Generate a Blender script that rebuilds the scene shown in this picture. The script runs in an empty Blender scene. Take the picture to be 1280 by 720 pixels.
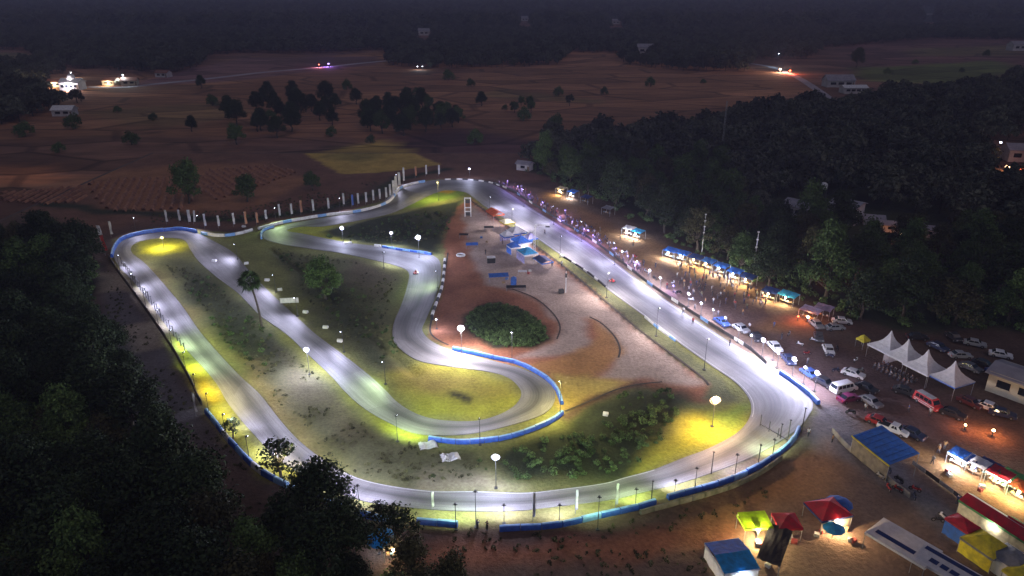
import bpy, bmesh, math, random
import numpy as np
from mathutils import Vector, Matrix
random.seed(7); RNG = np.random.default_rng(7)
C = bpy.data.collections.new('scene'); bpy.context.scene.collection.children.link(C)
SC = bpy.context.scene
R = math.radians
# ------------------------------------------------------------------ camera
CAMH, F, TH = 70.0, 900.0, math.atan(368/900)
cam = bpy.data.objects.new('camera', bpy.data.cameras.new('camera'))
SC.collection.objects.link(cam); SC.camera = cam
cam.location = (0, 0, CAMH); cam.rotation_euler = (math.pi/2-TH, 0, 0)
cam.data.sensor_width = 36; cam.data.lens = 36*F/1280
cam.data.clip_end = 20000; cam.data.clip_start = 1
# ------------------------------------------------------------------ world
SKY_STR, SUN_STR, EXPO = 0.13, 0.42, 0.0
w = bpy.data.worlds.new("World"); SC.world = w; w.use_nodes = True
nt = w.node_tree; bg = nt.nodes['Background']
sky = nt.nodes.new('ShaderNodeTexSky'); sky.sky_type = 'NISHITA'; sky.sun_disc = False
sky.sun_elevation = R(2.5); sky.sun_rotation = R(-30); sky.dust_density = 2.5; sky.ozone_density = 3.0; sky.altitude = 50
nt.links.new(sky.outputs[0], bg.inputs[0]); bg.inputs[1].default_value = SKY_STR
sun = bpy.data.objects.new('dusk_light', bpy.data.lights.new('dusk_light', 'SUN')); C.objects.link(sun)
sun.data.energy = SUN_STR; sun.data.angle = R(60); sun.data.color = (1.0, .72, .68)
sun.rotation_euler = (R(40), 0, R(30)); sun.location = (0, 0, 500)
SC.view_settings.view_transform = 'Standard'; SC.view_settings.look = 'None'
SC.view_settings.exposure = EXPO; SC.view_settings.gamma = 1
cy = SC.cycles
cy.max_bounces = 4; cy.diffuse_bounces = 2; cy.glossy_bounces = 2; cy.transmission_bounces = 2; cy.volume_bounces = 0
cy.transparent_max_bounces = 4; cy.caustics_reflective = False; cy.caustics_refractive = False
cy.sample_clamp_indirect = 3.0; cy.use_light_tree = True
# ------------------------------------------------------------------ helpers
CT, ST = math.cos(TH), math.sin(TH)
def G(px, py, z=0.0):
    """the world point at height z seen in the photograph's direction px, py (pixels of 1280 x 720)"""
    u, v = (px-640)/F, (py-360)/F
    t = (CAMH-z)/(ST+v*CT)
    return Vector((u*t, (CT-v*ST)*t, z))
def ppm(py):
    return F*(ST+(py-360)/F*CT)/CAMH          # pixels per metre there
def height_px(px, y0, y1):
    """height of an upright thing whose base is at y0 and top at y1"""
    b = G(px, y0); d = b.y
    v = (y1-360)/F
    # solve for z with y = d
    t = d/(CT-v*ST)
    return CAMH-(ST+v*CT)*t
MATS = {}
def mat(name, c1, c2=None, scale=1.0, rough=.85, bump=0.0, metal=0.0, emit=None, estr=0, objcol=False, rnd=0.0, detail=4):
    if name in MATS: return MATS[name]
    m = bpy.data.materials.new(name); m.use_nodes = True; n = m.node_tree; L = n.links
    b = n.nodes['Principled BSDF']; b.inputs['Roughness'].default_value = rough; b.inputs['Metallic'].default_value = metal
    if c2 is None: c2 = tuple(x*.75 for x in c1)
    geo = n.nodes.new('ShaderNodeNewGeometry')
    no = n.nodes.new('ShaderNodeTexNoise'); no.inputs['Scale'].default_value = scale; no.inputs['Detail'].default_value = detail
    L.new(geo.outputs['Position'], no.inputs['Vector'])
    mx = n.nodes.new('ShaderNodeMix'); mx.data_type = 'RGBA'
    mr = n.nodes.new('ShaderNodeMapRange'); mr.inputs[1].default_value = .35; mr.inputs[2].default_value = .65
    L.new(no.outputs['Fac'], mr.inputs[0]); L.new(mr.outputs[0], mx.inputs[0])
    mx.inputs[6].default_value = (*c1, 1); mx.inputs[7].default_value = (*c2, 1)
    out = mx.outputs[2]
    if objcol or rnd:
        oi = n.nodes.new('ShaderNodeObjectInfo')
        m2 = n.nodes.new('ShaderNodeMix'); m2.data_type = 'RGBA'; m2.blend_type = 'MULTIPLY'; m2.inputs[0].default_value = 1
        L.new(out, m2.inputs[6])
        if objcol: L.new(oi.outputs['Color'], m2.inputs[7])
        else:
            r2 = n.nodes.new('ShaderNodeMapRange'); r2.inputs[3].default_value = 1-rnd; r2.inputs[4].default_value = 1+rnd
            L.new(oi.outputs['Random'], r2.inputs[0]); L.new(r2.outputs[0], m2.inputs[7])
        out = m2.outputs[2]
    L.new(out, b.inputs['Base Color'])
    if bump:
        bp = n.nodes.new('ShaderNodeBump'); bp.inputs['Strength'].default_value = bump; bp.inputs['Distance'].default_value = .3
        L.new(no.outputs['Fac'], bp.inputs['Height']); L.new(bp.outputs[0], b.inputs['Normal'])
    if emit:
        b.inputs['Emission Color'].default_value = (*emit, 1); b.inputs['Emission Strength'].default_value = estr
    MATS[name] = m; return m
class MB:
    def __init__(s): s.v = []; s.f = []; s.m = []
    def add(s, vs, fs, mi=0):
        o = len(s.v); s.v += [tuple(p) for p in vs]; s.f += [tuple(o+i for i in f) for f in fs]; s.m += [mi]*len(fs); return s
    def box(s, c, size, rz=0, mi=0, taper=1.0, rx=0, ry=0):
        M = Matrix.Rotation(rz, 3, 'Z') @ Matrix.Rotation(ry, 3, 'Y') @ Matrix.Rotation(rx, 3, 'X'); vs = []
        for k in (-.5, .5):
            t = taper if k > 0 else 1
            for a, b in ((-.5, -.5), (.5, -.5), (.5, .5), (-.5, .5)):
                vs.append(Vector(c)+M @ Vector((a*size[0]*t, b*size[1]*t, k*size[2])))
        return s.add(vs, [(3, 2, 1, 0), (4, 5, 6, 7), (0, 1, 5, 4), (1, 2, 6, 5), (2, 3, 7, 6), (3, 0, 4, 7)], mi)
    def tube(s, p, q, r0, r1=None, n=6, mi=0):
        p, q = Vector(p), Vector(q); r1 = r0 if r1 is None else r1
        d = (q-p).normalized(); a = d.orthogonal().normalized(); b = d.cross(a); vs = []
        for P, r in ((p, r0), (q, r1)):
            for k in range(n):
                t = 2*math.pi*k/n; vs.append(P+(a*math.cos(t)+b*math.sin(t))*r)
        fs = [(k, (k+1) % n, n+(k+1) % n, n+k) for k in range(n)]+[tuple(range(n-1, -1, -1)), tuple(range(n, 2*n))]
        return s.add(vs, fs, mi)
    def lathe(s, c, prof, n=12, mi=0, sx=1, sy=1):
        c = Vector(c); vs = []
        for r, z in prof:
            for k in range(n):
                t = 2*math.pi*k/n; vs.append(c+Vector((r*sx*math.cos(t), r*sy*math.sin(t), z)))
        fs = []
        for j in range(len(prof)-1):
            for k in range(n):
                fs.append((j*n+k, j*n+(k+1) % n, (j+1)*n+(k+1) % n, (j+1)*n+k))
        fs += [tuple(range(n-1, -1, -1)), tuple((len(prof)-1)*n+k for k in range(n))]
        return s.add(vs, fs, mi)
    def ball(s, c, r, n=8, mi=0, sz=1):
        prof = [(max(.02, math.sin(math.pi*j/6))*r, -math.cos(math.pi*j/6)*r*sz) for j in range(7)]
        return s.lathe(c, prof, n, mi)
    def prism(s, prof, w, mi=0, inset=None):
        """side outline (x, z) extruded along y by w; inset gives per-point half-width factor"""
        n = len(prof); ins = inset or [1]*n
        vs = [(x, -w/2*i, z) for (x, z), i in zip(prof, ins)]+[(x, w/2*i, z) for (x, z), i in zip(prof, ins)]
        fs = [(k, (k+1) % n, n+(k+1) % n, n+k) for k in range(n)]+[tuple(range(n-1, -1, -1)), tuple(range(n, 2*n))]
        return s.add(vs, fs, mi)
    def mesh(s, name, mats):
        me = bpy.data.meshes.new(name); me.from_pydata(s.v, [], s.f)
        for m in (mats if isinstance(mats, (list, tuple)) else [mats]): me.materials.append(m)
        me.polygons.foreach_set('material_index', s.m); me.update(); return me
    def build(s, name, mats, parent=None):
        return link(name, s.mesh(name, mats), parent)
def link(name, me, parent=None):
    o = bpy.data.objects.new(name, me); C.objects.link(o)
    if parent: o.parent = parent
    return o
def tag(o, label=None, cat=None, group=None, kind=None):
    if label: o['label'] = label
    if cat: o['category'] = cat
    if group: o['group'] = group
    if kind: o['kind'] = kind
    return o
def thing(name, label, cat, loc=(0, 0, 0), rz=0, group=None):
    o = bpy.data.objects.new(name, None); C.objects.link(o); o.empty_display_size = .3
    o.location = loc; o.rotation_euler = (0, 0, rz); return tag(o, label, cat, group)
def dup(o, loc=None, rz=None, label=None, group=None, sc=None, color=None, parent=None):
    c = o.copy(); C.objects.link(c)
    if parent: c.parent = parent
    if loc is not None: c.location = loc
    if rz is not None: c.rotation_euler = (0, 0, rz)
    if sc is not None: c.scale = (sc,)*3 if not hasattr(sc, '__len__') else sc
    if label: c['label'] = label
    if group: c['group'] = group
    if color: c.color = color
    for ch in list(o.children): dup(ch, parent=c, color=color)
    return c
def struct(o): o['kind'] = 'structure'; return o
def cr(pts, per=6, closed=False):
    """Catmull-Rom through a list of vectors"""
    n = len(pts); out = []
    for i in range(n if closed else n-1):
        g = lambda k: pts[k % n] if closed else pts[min(max(k, 0), n-1)]
        p0, p1, p2, p3 = g(i-1), g(i), g(i+1), g(i+2)
        for j in range(per):
            t = j/per
            out.append(.5*((2*p1)+(p2-p0)*t+(2*p0-5*p1+4*p2-p3)*t*t+(3*p1-p0-3*p2+p3)*t**3))
    if not closed: out.append(pts[-1].copy())
    return out
def resample(pts, step):
    out = [pts[0].copy()]; acc = 0
    for a, b in zip(pts[:-1], pts[1:]):
        L = (b-a).length; p = step-acc
        while p <= L:
            out.append(a.lerp(b, p/L)); p += step
        acc = (acc+L) % step if L else acc
    return out
def GP(l, z=0): return [G(x, y, z) for x, y in l]
# ------------------------------------------------------------------ ground painting (albedo of soil, grass, gravel, some with lamplight painted in)
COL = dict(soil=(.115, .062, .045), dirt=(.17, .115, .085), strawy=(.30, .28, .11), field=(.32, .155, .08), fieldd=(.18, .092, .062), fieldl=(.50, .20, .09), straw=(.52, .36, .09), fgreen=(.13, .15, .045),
           olive=(.125, .13, .068), gdark=(.035, .045, .024), gyel_lit=(.33, .33, .035), ggreen=(.16, .24, .04), gmid=(.19, .195, .07),  # the yellow grass tone mixes dry grass with warm lamplight
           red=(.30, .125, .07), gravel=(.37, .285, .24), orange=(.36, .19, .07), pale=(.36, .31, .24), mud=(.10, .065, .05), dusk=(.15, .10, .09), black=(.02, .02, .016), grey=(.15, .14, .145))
def inpoly(X, Y, poly):
    ins = np.zeros(X.shape, bool); n = len(poly)
    for i in range(n):
        x1, y1 = poly[i]; x2, y2 = poly[(i+1) % n]
        if y1 == y2: continue
        c = ((y1 > Y) != (y2 > Y)) & (X < (x2-x1)*(Y-y1)/(y2-y1)+x1); ins ^= c
    return ins
def segdist(X, Y, pl, closed):
    D = np.full(X.shape, 1e9); n = len(pl)
    for i in range(n if closed else n-1):
        x1, y1 = pl[i]; x2, y2 = pl[(i+1) % n]; dx, dy = x2-x1, y2-y1; l2 = dx*dx+dy*dy+1e-9
        t = np.clip(((X-x1)*dx+(Y-y1)*dy)/l2, 0, 1); D = np.minimum(D, np.hypot(X-x1-t*dx, Y-y1-t*dy))
    return D
def wob(X, Y, s, seed):
    r = np.random.default_rng(seed); o = np.zeros(X.shape)
    for k in range(5):
        a = r.uniform(0, 6.28); f = (1.0+.9*k)/s; o += np.sin((X*math.cos(a)+Y*math.sin(a))*f+r.uniform(0, 6.28))/(1+.6*k)
    return o/2.2
def sheet(name, x0, x1, y0, y1, st, base, ops, zf=None, m=None, z=0, skip=None):
    xs = np.arange(x0, x1+st*.5, st); ys = np.arange(y0, y1+st*.5, st); X, Y = np.meshgrid(xs, ys)
    nx, ny = len(xs), len(ys)
    col = np.empty(X.shape+(3,)); col[:] = COL[base]
    for op in ops:
        kind, pts, c, soft = op[:4]; c = np.array(COL[c] if isinstance(c, str) else c)
        P = [(p.x, p.y) for p in GP(pts)]
        bx = [p[0] for p in P]; by = [p[1] for p in P]; mg = soft*4+8
        sel = (X > min(bx)-mg) & (X < max(bx)+mg) & (Y > min(by)-mg) & (Y < max(by)+mg)
        xx, yy = X[sel], Y[sel]
        wx = xx+wob(xx, yy, max(soft, .8)*2.2, 3)*soft*.8; wy = yy+wob(xx, yy, max(soft, .8)*2.2, 4)*soft*.8
        if kind == 'p':
            d = segdist(wx, wy, P, True); d = np.where(inpoly(wx, wy, P), d, -d); a = np.clip(d/soft*.5+.5, 0, 1)
        else:
            d = segdist(wx, wy, P, False); a = np.clip((op[4]-d)/soft*.5+.5, 0, 1)
        a = a*a*(3-2*a)*(op[5] if len(op) > 5 else 1)
        col[sel] = col[sel]*(1-a[:, None])+c*a[:, None]
    Z = np.full(X.shape, float(z)) if zf is None else zf(X, Y)
    v = np.stack([X, Y, Z], -1).reshape(-1, 3).astype(np.float32)
    idx = np.arange(nx*ny).reshape(ny, nx)
    f = np.stack([idx[:-1, :-1], idx[:-1, 1:], idx[1:, 1:], idx[1:, :-1]], -1).reshape(-1, 4)
    if skip is not None:
        cx = (X[:-1, :-1]+st/2).ravel(); cyy = (Y[:-1, :-1]+st/2).ravel(); f = f[~skip(cx, cyy)]
    me = bpy.data.meshes.new(name); me.vertices.add(len(v)); me.vertices.foreach_set('co', v.ravel())
    me.loops.add(len(f)*4); me.loops.foreach_set('vertex_index', f.astype(np.int32).ravel())
    me.polygons.add(len(f)); me.polygons.foreach_set('loop_start', np.arange(len(f), dtype=np.int32)*4)
    me.polygons.foreach_set('use_smooth', np.ones(len(f), bool)); me.update(calc_edges=True)
    ca = me.color_attributes.new('Cover', 'FLOAT_COLOR', 'POINT')
    ca.data.foreach_set('color', np.concatenate([col.reshape(-1, 3), np.ones((nx*ny, 1))], 1).astype(np.float32).ravel())
    me.materials.append(m); return struct(link(name, me))
def cover_mat(name, s1, s2, b=.6, streak=False):
    m = bpy.data.materials.new(name); m.use_nodes = True; n = m.node_tree; L = n.links; p = n.nodes['Principled BSDF']
    p.inputs['Roughness'].default_value = .95; p.inputs['Specular IOR Level'].default_value = .15
    at = n.nodes.new('ShaderNodeAttribute'); at.attribute_name = 'Cover'; out = at.outputs['Color']
    geo = n.nodes.new('ShaderNodeNewGeometry')
    mp = n.nodes.new('ShaderNodeMapping'); L.new(geo.outputs['Position'], mp.inputs[0])
    if streak: mp.inputs['Rotation'].default_value = (0, 0, R(8)); mp.inputs['Scale'].default_value = (.28, 1, 1)
    facs = []
    for sc, lo, hi in ((s1, .72, 1.3), (s2, .74 if not streak else .55, 1.26)):
        no = n.nodes.new('ShaderNodeTexNoise'); no.inputs['Scale'].default_value = sc; no.inputs['Detail'].default_value = 8; no.inputs['Roughness'].default_value = .65
        L.new(mp.outputs[0], no.inputs['Vector'])
        mr = n.nodes.new('ShaderNodeMapRange'); mr.inputs[1].default_value = .3; mr.inputs[2].default_value = .7; mr.inputs[3].default_value = lo; mr.inputs[4].default_value = hi
        L.new(no.outputs['Fac'], mr.inputs[0])
        mx = n.nodes.new('ShaderNodeMix'); mx.data_type = 'RGBA'; mx.blend_type = 'MULTIPLY'; mx.inputs[0].default_value = 1
        L.new(out, mx.inputs[6]); L.new(mr.outputs[0], mx.inputs[7]); out = mx.outputs[2]; facs.append(no)
    if streak:
        mp2 = n.nodes.new('ShaderNodeMapping'); mp2.inputs['Rotation'].default_value = (0, 0, R(-14)); mp2.inputs['Scale'].default_value = (.5, 1, 1); L.new(geo.outputs['Position'], mp2.inputs[0])
        for ft, lo, hi in (('F1', .68, 1.38), ('DISTANCE_TO_EDGE', .55, 1.0)):
            vo = n.nodes.new('ShaderNodeTexVoronoi'); vo.voronoi_dimensions = '2D'; vo.feature = ft; vo.inputs['Scale'].default_value = .028; vo.inputs['Randomness'].default_value = .8; L.new(mp2.outputs[0], vo.inputs['Vector'])
            r3 = n.nodes.new('ShaderNodeMapRange'); r3.inputs[3].default_value = lo; r3.inputs[4].default_value = hi
            if ft == 'F1':
                sp = n.nodes.new('ShaderNodeSeparateColor'); L.new(vo.outputs['Color'], sp.inputs[0]); L.new(sp.outputs[0], r3.inputs[0])
            else: r3.inputs[1].default_value = .02; r3.inputs[2].default_value = .05; L.new(vo.outputs['Distance'], r3.inputs[0])
            mx = n.nodes.new('ShaderNodeMix'); mx.data_type = 'RGBA'; mx.blend_type = 'MULTIPLY'; mx.inputs[0].default_value = 1
            L.new(out, mx.inputs[6]); L.new(r3.outputs[0], mx.inputs[7]); out = mx.outputs[2]
    L.new(out, p.inputs['Base Color'])
    bp = n.nodes.new('ShaderNodeBump'); bp.inputs['Strength'].default_value = b; bp.inputs['Distance'].default_value = .35
    L.new(facs[1].outputs['Fac'], bp.inputs['Height']); L.new(bp.outputs[0], p.inputs['Normal'])
    return m
# track outline: (outer, inner) edge pairs
PAIRS = [((587,225),(580,240)),((612,229),(593,248)),((632,239),(608,259)),((662,259),(637,277)),((700,282),(668,296)),((740,307),(700,318)),((780,337),(738,345)),((812,361),(772,371)),
 ((850,387),(812,400)),((900,420),(855,433)),((937,442),(892,459)),((975,465),(918,477)),((1006,487),(933,493)),((1016,507),(939,508)),((1003,530),(936,524)),((976,551),(920,542)),
 ((940,571),(887,560)),((895,589),(855,572)),((850,604),(817,587)),((800,616),(780,597)),((767,624),(755,604)),((705,632),(705,611)),((650,638),(655,616)),((595,639),(595,614)),((530,636),(530,613)),
 ((450,625),(455,600)),((395,603),(410,578)),((350,575),(375,552)),((322,548),(350,525)),((287,507),(325,493)),((265,472),(295,465)),((222,425),(252,417)),((195,390),(228,383)),((170,356),(203,353)),
 ((148,332),(182,330)),((141,314),(165,316)),((150,299),(166,306)),((177,290.5),(182,300)),((206,287),(208,297)),((240,290),(230,300)),((268,302),(238,312)),((293,317),(248,326)),((310,337),(268,344)),((337,365),(297,366)),
 ((366,392),(325,394)),((395,418),(357,417)),((427,442),(384,442)),((458,466),(412,468)),((480,486),(430,488)),((497,503),(452,508)),((520,517),(482,526)),((550,525),(522,542)),((595,526),(580,543)),
 ((627,517),(636,532)),((647,503),(680,517)),((651,488),(694,498)),((637,473),(687,480)),((613,465),(660,464)),((570,459),(620,452)),((527,452),(575,441)),((505,440),(542,428)),((492,425),(528,413)),((492,405),(533,398)),
 ((502,380),(543,374)),((510,354),(551,346)),((510,339),(547,323)),((492,331),(520,314)),((467,325),(485,309)),((430,317),(440,304)),((390,311),(402,297)),((352,305),(378,292)),((330,298),(360,289)),((330,290),(362,286)),((347,284),(378,283)),
 ((380,276.5),(402,283)),((430,268),(440,277)),((470,257),(487,267)),((488,245),(515,255)),((500,235),(535,245)),((540,225.5),(556,238))]
OUT = cr([G(*p[0]) for p in PAIRS], 6, True); INN = cr([G(*p[1]) for p in PAIRS], 6, True)
LOOP = [PAIRS[i][0] for i in range(40)]
infield = [(590,226),(640,246),(700,284),(780,337),(850,387),(937,442),(1010,490),(1018,515),(985,553),(895,596),(800,624),(700,645),(600,652),(500,646),(400,620),(340,588),(287,540),(240,480),(192,400),(140,322),(145,298),(190,286),(240,286),(290,291),(340,284),(420,268),(480,250),(500,232),(540,224)]
near_ops = [
 ('p', [(-40,150),(1280,150),(1280,240),(900,236),(640,222),(480,228),(440,262),(300,284),(180,280),(130,290),(-40,250)], 'fieldd', 6),
 ('p', [(-60,206),(62,206),(93,225),(-60,234)], 'fieldl', 1.2),
 ('p', [(380,192),(480,174),(552,206),(470,216),(425,217)], 'straw', 1.2),
 ('p', [(400,196),(470,178),(500,188),(440,205)], 'fgreen', 5, 0, .5),
 ('p', [(130,210),(330,204),(400,222),(300,262),(150,266),(110,240)], 'field', 6),
 ('l', [(-30,245),(120,262),(300,276),(420,258),(480,236),(500,222),(560,212)], 'gdark', 2.5, 3.0),
 ('p', [(120,330),(155,345),(200,410),(240,480),(270,545),(330,610),(420,660),(380,700),(240,640),(150,480)], 'grey', 3),
 ('p', [(120,340),(200,345),(205,360),(130,365)], 'pale', 2),  # pale patch paints the light spilling through the fence gaps
 ('p', [(150,410),(210,400),(235,425),(170,440)], 'pale', 2),  # second painted spill of light beyond the fence
 ('p', [(190,500),(270,560),(380,640),(330,700),(200,640)], 'mud', 3),
 # outside right: fair ground
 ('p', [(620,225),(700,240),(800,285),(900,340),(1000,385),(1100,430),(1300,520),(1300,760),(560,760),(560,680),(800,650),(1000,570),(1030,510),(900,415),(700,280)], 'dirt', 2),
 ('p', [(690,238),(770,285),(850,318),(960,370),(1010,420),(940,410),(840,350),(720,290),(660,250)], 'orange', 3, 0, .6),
 ('p', [(820,330),(940,370),(1000,400),(930,408),(860,370)], 'dusk', 3),
 ('p', [(980,420),(1100,450),(1200,500),(1240,560),(1130,540),(1030,510),(1000,470)], 'dusk', 3),
 ('p', [(1000,508),(1045,505),(1110,560),(1210,660),(1180,668),(1060,580),(1010,560)], 'grey', 1.5),
 ('p', [(560,650),(700,662),(900,620),(1000,570),(1020,620),(860,650),(700,700),(560,700)], 'mud', 3),
 ('l', [(560,690),(680,695),(800,680),(900,660)], 'red', 2, 2.2),
 ('p', [(870,640),(960,590),(1030,560),(1060,600),(1040,640),(960,640),(880,680)], 'orange', 4, 0, .55),  # orange lamplight around the tents, painted onto the ground
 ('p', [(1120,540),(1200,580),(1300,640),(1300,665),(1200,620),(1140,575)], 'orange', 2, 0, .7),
 # infield
 ('p', infield, 'gmid', 1.2),
 ('p', [(200,318),(240,330),(300,385),(345,425),(400,470),(470,535),(560,560),(620,560),(600,605),(500,612),(440,590),(380,545),(310,460),(250,395)], 'olive', 3),
 ('p', [(250,330),(320,395),(345,430),(330,470),(290,440),(250,385),(215,330)], 'gdark', 4, 0, .7),
 ('p', [(330,430),(380,450),(420,490),(460,545),(410,560),(350,500)], 'mud', 5, 0, .5),
 ('l', [(170,322),(215,375),(265,430),(330,498),(380,560)], 'orange', 4, .9, .35),
 ('p', [(340,310),(480,335),(500,350),(480,420),(500,470),(470,460),(400,400)], 'olive', 3),
 ('p', [(430,325),(498,338),(495,350),(470,375),(430,350)], 'mud', 3, 0, .6),
 ('p', [(420,340),(470,400),(520,470),(500,480),(440,430),(400,380)], 'gdark', 4, 0, .7),
 ('p', [(395,292),(445,278),(540,258),(575,250),(575,275),(552,290),(550,316),(500,306),(420,300)], 'gdark', 1.5),
 ('p', [(480,470),(530,452),(600,464),(640,475),(648,492),(630,512),(590,523),(530,518),(505,500)], 'gyel_lit', 2.5, 0, .85),
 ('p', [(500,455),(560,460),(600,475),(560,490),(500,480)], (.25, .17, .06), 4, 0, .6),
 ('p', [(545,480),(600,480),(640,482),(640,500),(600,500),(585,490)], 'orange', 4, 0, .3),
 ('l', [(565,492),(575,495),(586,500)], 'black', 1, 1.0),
 ('p', [(166,302),(182,298),(220,297),(236,303),(234,314),(200,320),(176,316)], 'gyel_lit', 1.2),
 ('p', [(500,246),(530,240),(560,236),(582,238),(575,248),(530,255),(500,262)], 'ggreen', 2),
 ('p', [(528,238),(560,233),(576,237),(555,242)], (.42, .27, .02), 1.5),  # yellow pool of the far lamp, painted into the ground
 ('p', [(332,296),(350,288),(400,280),(440,277),(400,290),(440,302),(400,299),(355,302)], 'gyel_lit', 2, 0, .75),
 ('l', [(215,425),(240,470),(262,505),(290,545),(318,575),(345,590)], 'gyel_lit', 1.5, 1.5, .8),  # verge grass coloured as lit yellow from the fence
 ('l', [(235,455),(262,500)], (.42, .30, .02), 1.5, 1.3, .8),  # stronger core of the same painted yellow light
 ('l', [(480,640),(600,648),(700,643),(800,625),(900,598)], 'strawy', 1.4, 1.8, .9),
 ('l', [(900,598),(960,572),(992,548)], 'pale', 1.5, 1.6, .7),
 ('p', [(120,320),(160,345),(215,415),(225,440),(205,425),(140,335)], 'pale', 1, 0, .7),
 ('p', [(360,400),(430,450),(480,510),(470,525),(420,480),(350,415)], 'gyel_lit', 2, 0, .4),
 ('p', [(470,525),(500,535),(530,545),(515,550),(480,535)], 'gyel_lit', 1.2),
 ('p', [(545,590),(610,592),(650,615),(520,616)], 'pale', 3, 0, .6),  # pale tone paints the floodlight's pool on the dirt
 # paddock
 ('p', [(590,248),(604,260),(640,285),(700,328),(760,378),(850,448),(890,480),(905,500),(870,505),(800,482),(760,492),(706,514),(697,500),(690,478),(665,462),(620,451),(560,434),(540,424),(536,410),(548,380),(556,330),(556,285),(575,256)], 'red', .8),
 ('p', [(592,256),(640,290),(700,335),(760,385),(850,455),(885,480),(850,482),(800,474),(745,470),(778,440),(745,400),(730,400),(745,430),(700,445),(640,448),(690,430),(700,405),(670,370),(648,366),(612,356),(592,325),(580,290),(578,270)], 'gravel', 1.6),
 ('p', [(737,396),(770,420),(778,442),(760,460),(720,475),(690,470),(650,456),(700,448),(740,430),(745,412)], 'orange', 1.0, 0, .8),  # dirt triangle with orange lamplight put into its colour
 ('p', [(690,468),(740,470),(790,476),(750,492),(706,512),(698,495)], (.42, .33, .10), 1.6, 0, .9),  # yellow-white lamplight at the hairpin tip put into the ground colour
 ('p', [(583,392),(600,380),(625,378),(650,384),(680,405),(690,425),(660,436),(620,434),(590,420),(578,405)], 'gdark', 1.2),
 ('l', [(592,253),(640,287),(700,330),(760,380),(850,451),(884,476)], 'black', .5, .5),
 ('p', [(700,318),(740,348),(800,392),(850,432),(905,475),(925,505),(880,500),(884,480),(850,452),(760,378)], 'olive', .8),
 # bush ground
 ('p', [(640,600),(620,580),(640,560),(700,542),(710,520),(760,494),(800,482),(850,488),(870,500),(850,540),(800,590),(720,607)], 'gdark', 3),
 ('p', [(860,515),(925,505),(932,524),(915,542),(880,560),(830,578),(790,590),(820,560)], 'gyel_lit', 2.5),
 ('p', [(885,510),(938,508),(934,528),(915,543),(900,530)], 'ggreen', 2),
 ('l', [(705,520),(760,492),(800,480)], 'mud', 1, 1.0),
]
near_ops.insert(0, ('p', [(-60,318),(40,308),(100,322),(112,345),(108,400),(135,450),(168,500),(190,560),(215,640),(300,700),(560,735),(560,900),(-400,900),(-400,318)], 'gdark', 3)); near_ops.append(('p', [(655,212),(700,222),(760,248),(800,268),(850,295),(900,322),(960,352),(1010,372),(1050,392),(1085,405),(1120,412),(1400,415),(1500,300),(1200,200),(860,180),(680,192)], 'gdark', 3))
near_mat = cover_mat('ground_cover', .12, 1.6, .7)
far_mat = cover_mat('field_cover', .012, .12, .5, True)
DITCH = [[(p.x, p.y) for p in GP([(340,310),(365,330),(395,355),(420,378)])], [(p.x, p.y) for p in GP([(462,418),(490,440),(520,468)])]]
def nearz(X, Y):
    Z = -.03-.10*(1+wob(X, Y, 6, 9))*.5
    for d in DITCH:
        D = segdist(X, Y, d, False); Z -= .9*np.clip(1-D/1.5, 0, 1)
    edge = np.minimum.reduce([X+170, 210-X, Y-40, 340-Y]); Z = np.where(edge < 2, -.02, Z)
    return Z
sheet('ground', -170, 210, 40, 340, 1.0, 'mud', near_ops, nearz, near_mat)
def hill(X, Y):
    d = np.hypot(X, Y); r = np.clip((d-2300)/3500, 0, 1)
    Z = -.02+r*(62+26*wob(X, Y, 900, 21)+12*wob(X, Y, 300, 22))
    lf = np.clip((-X-700)/1500, 0, 1)*np.clip((d-2500)/2000, 0, 1); return Z-22*r*lf
far_ops = [
 ('p', [(-60,70),(200,95),(480,62),(780,64),(960,86),(1010,112),(900,150),(640,190),(600,215),(-60,240)], 'field', 14),
 ('p', [(-60,178),(120,170),(330,170),(520,178),(640,190),(600,215),(300,215),(-60,220)], 'fieldd', 6),
 ('p', [(640,112),(760,96),(960,92),(1000,112),(860,160),(700,168)], 'field', 10),
 ('p', [(560,160),(640,168),(720,180),(660,205),(560,205),(480,172)], (.13,.06,.055), 8),
 ('p', [(130,110),(300,72),(480,70),(470,80),(300,100)], (.19,.10,.10), 8),
 ('p', [(200,118),(420,85),(600,80),(560,110),(330,122)], (.24,.11,.06), 8),
 ('p', [(1050,48),(1280,30),(1400,40),(1400,95),(1180,104),(1060,96)], (.17,.085,.075), 25),
 ('p', [(1070,84),(1240,76),(1290,86),(1200,104),(1080,102)], 'fgreen', 12),
 ('p', [(1130,60),(1280,56),(1280,68),(1140,70)], (.17,.15,.06), 20, 0, .7),
 ('p', [(-60,66),(34,66),(40,80),(-60,82)], 'fgreen', 12, 0, .6),
 ('p', [(380,192),(480,174),(552,206),(470,216),(425,217)], 'straw', 2),
 ('p', [(-60,206),(62,206),(93,225),(-60,234)], 'fieldl', 2),
 ('p', [(600,120),(740,130),(760,126),(620,110)], 'fgreen', 6, 0, .4),
 ('p', [(100,140),(260,128),(330,140),(200,160)], 'fgreen', 8, 0, .35),
 ('l', [(585,152),(700,137),(745,128)], (.34,.16,.08), 2, 2),
 ('l', [(180,160),(215,180),(290,190),(350,186),(600,176)], 'black', 1.6, 1.6, .7),
 ('l', [(372,192),(425,217),(470,216)], 'black', 1.2, 1.4, .8),
 ('l', [(0,196),(180,188),(420,190)], 'black', 2, 1.6, .5),
 ('l', [(200,118),(250,130),(330,134)], 'black', 2, 1.4, .5),
]
sheet('farmland', -1500, 1500, 100, 2100, 8.0, 'fieldd', far_ops, lambda X, Y: np.full(X.shape, -.30), far_mat, skip=lambda x, y: (x > -160) & (x < 200) & (y > 50) & (y < 330))
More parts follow.
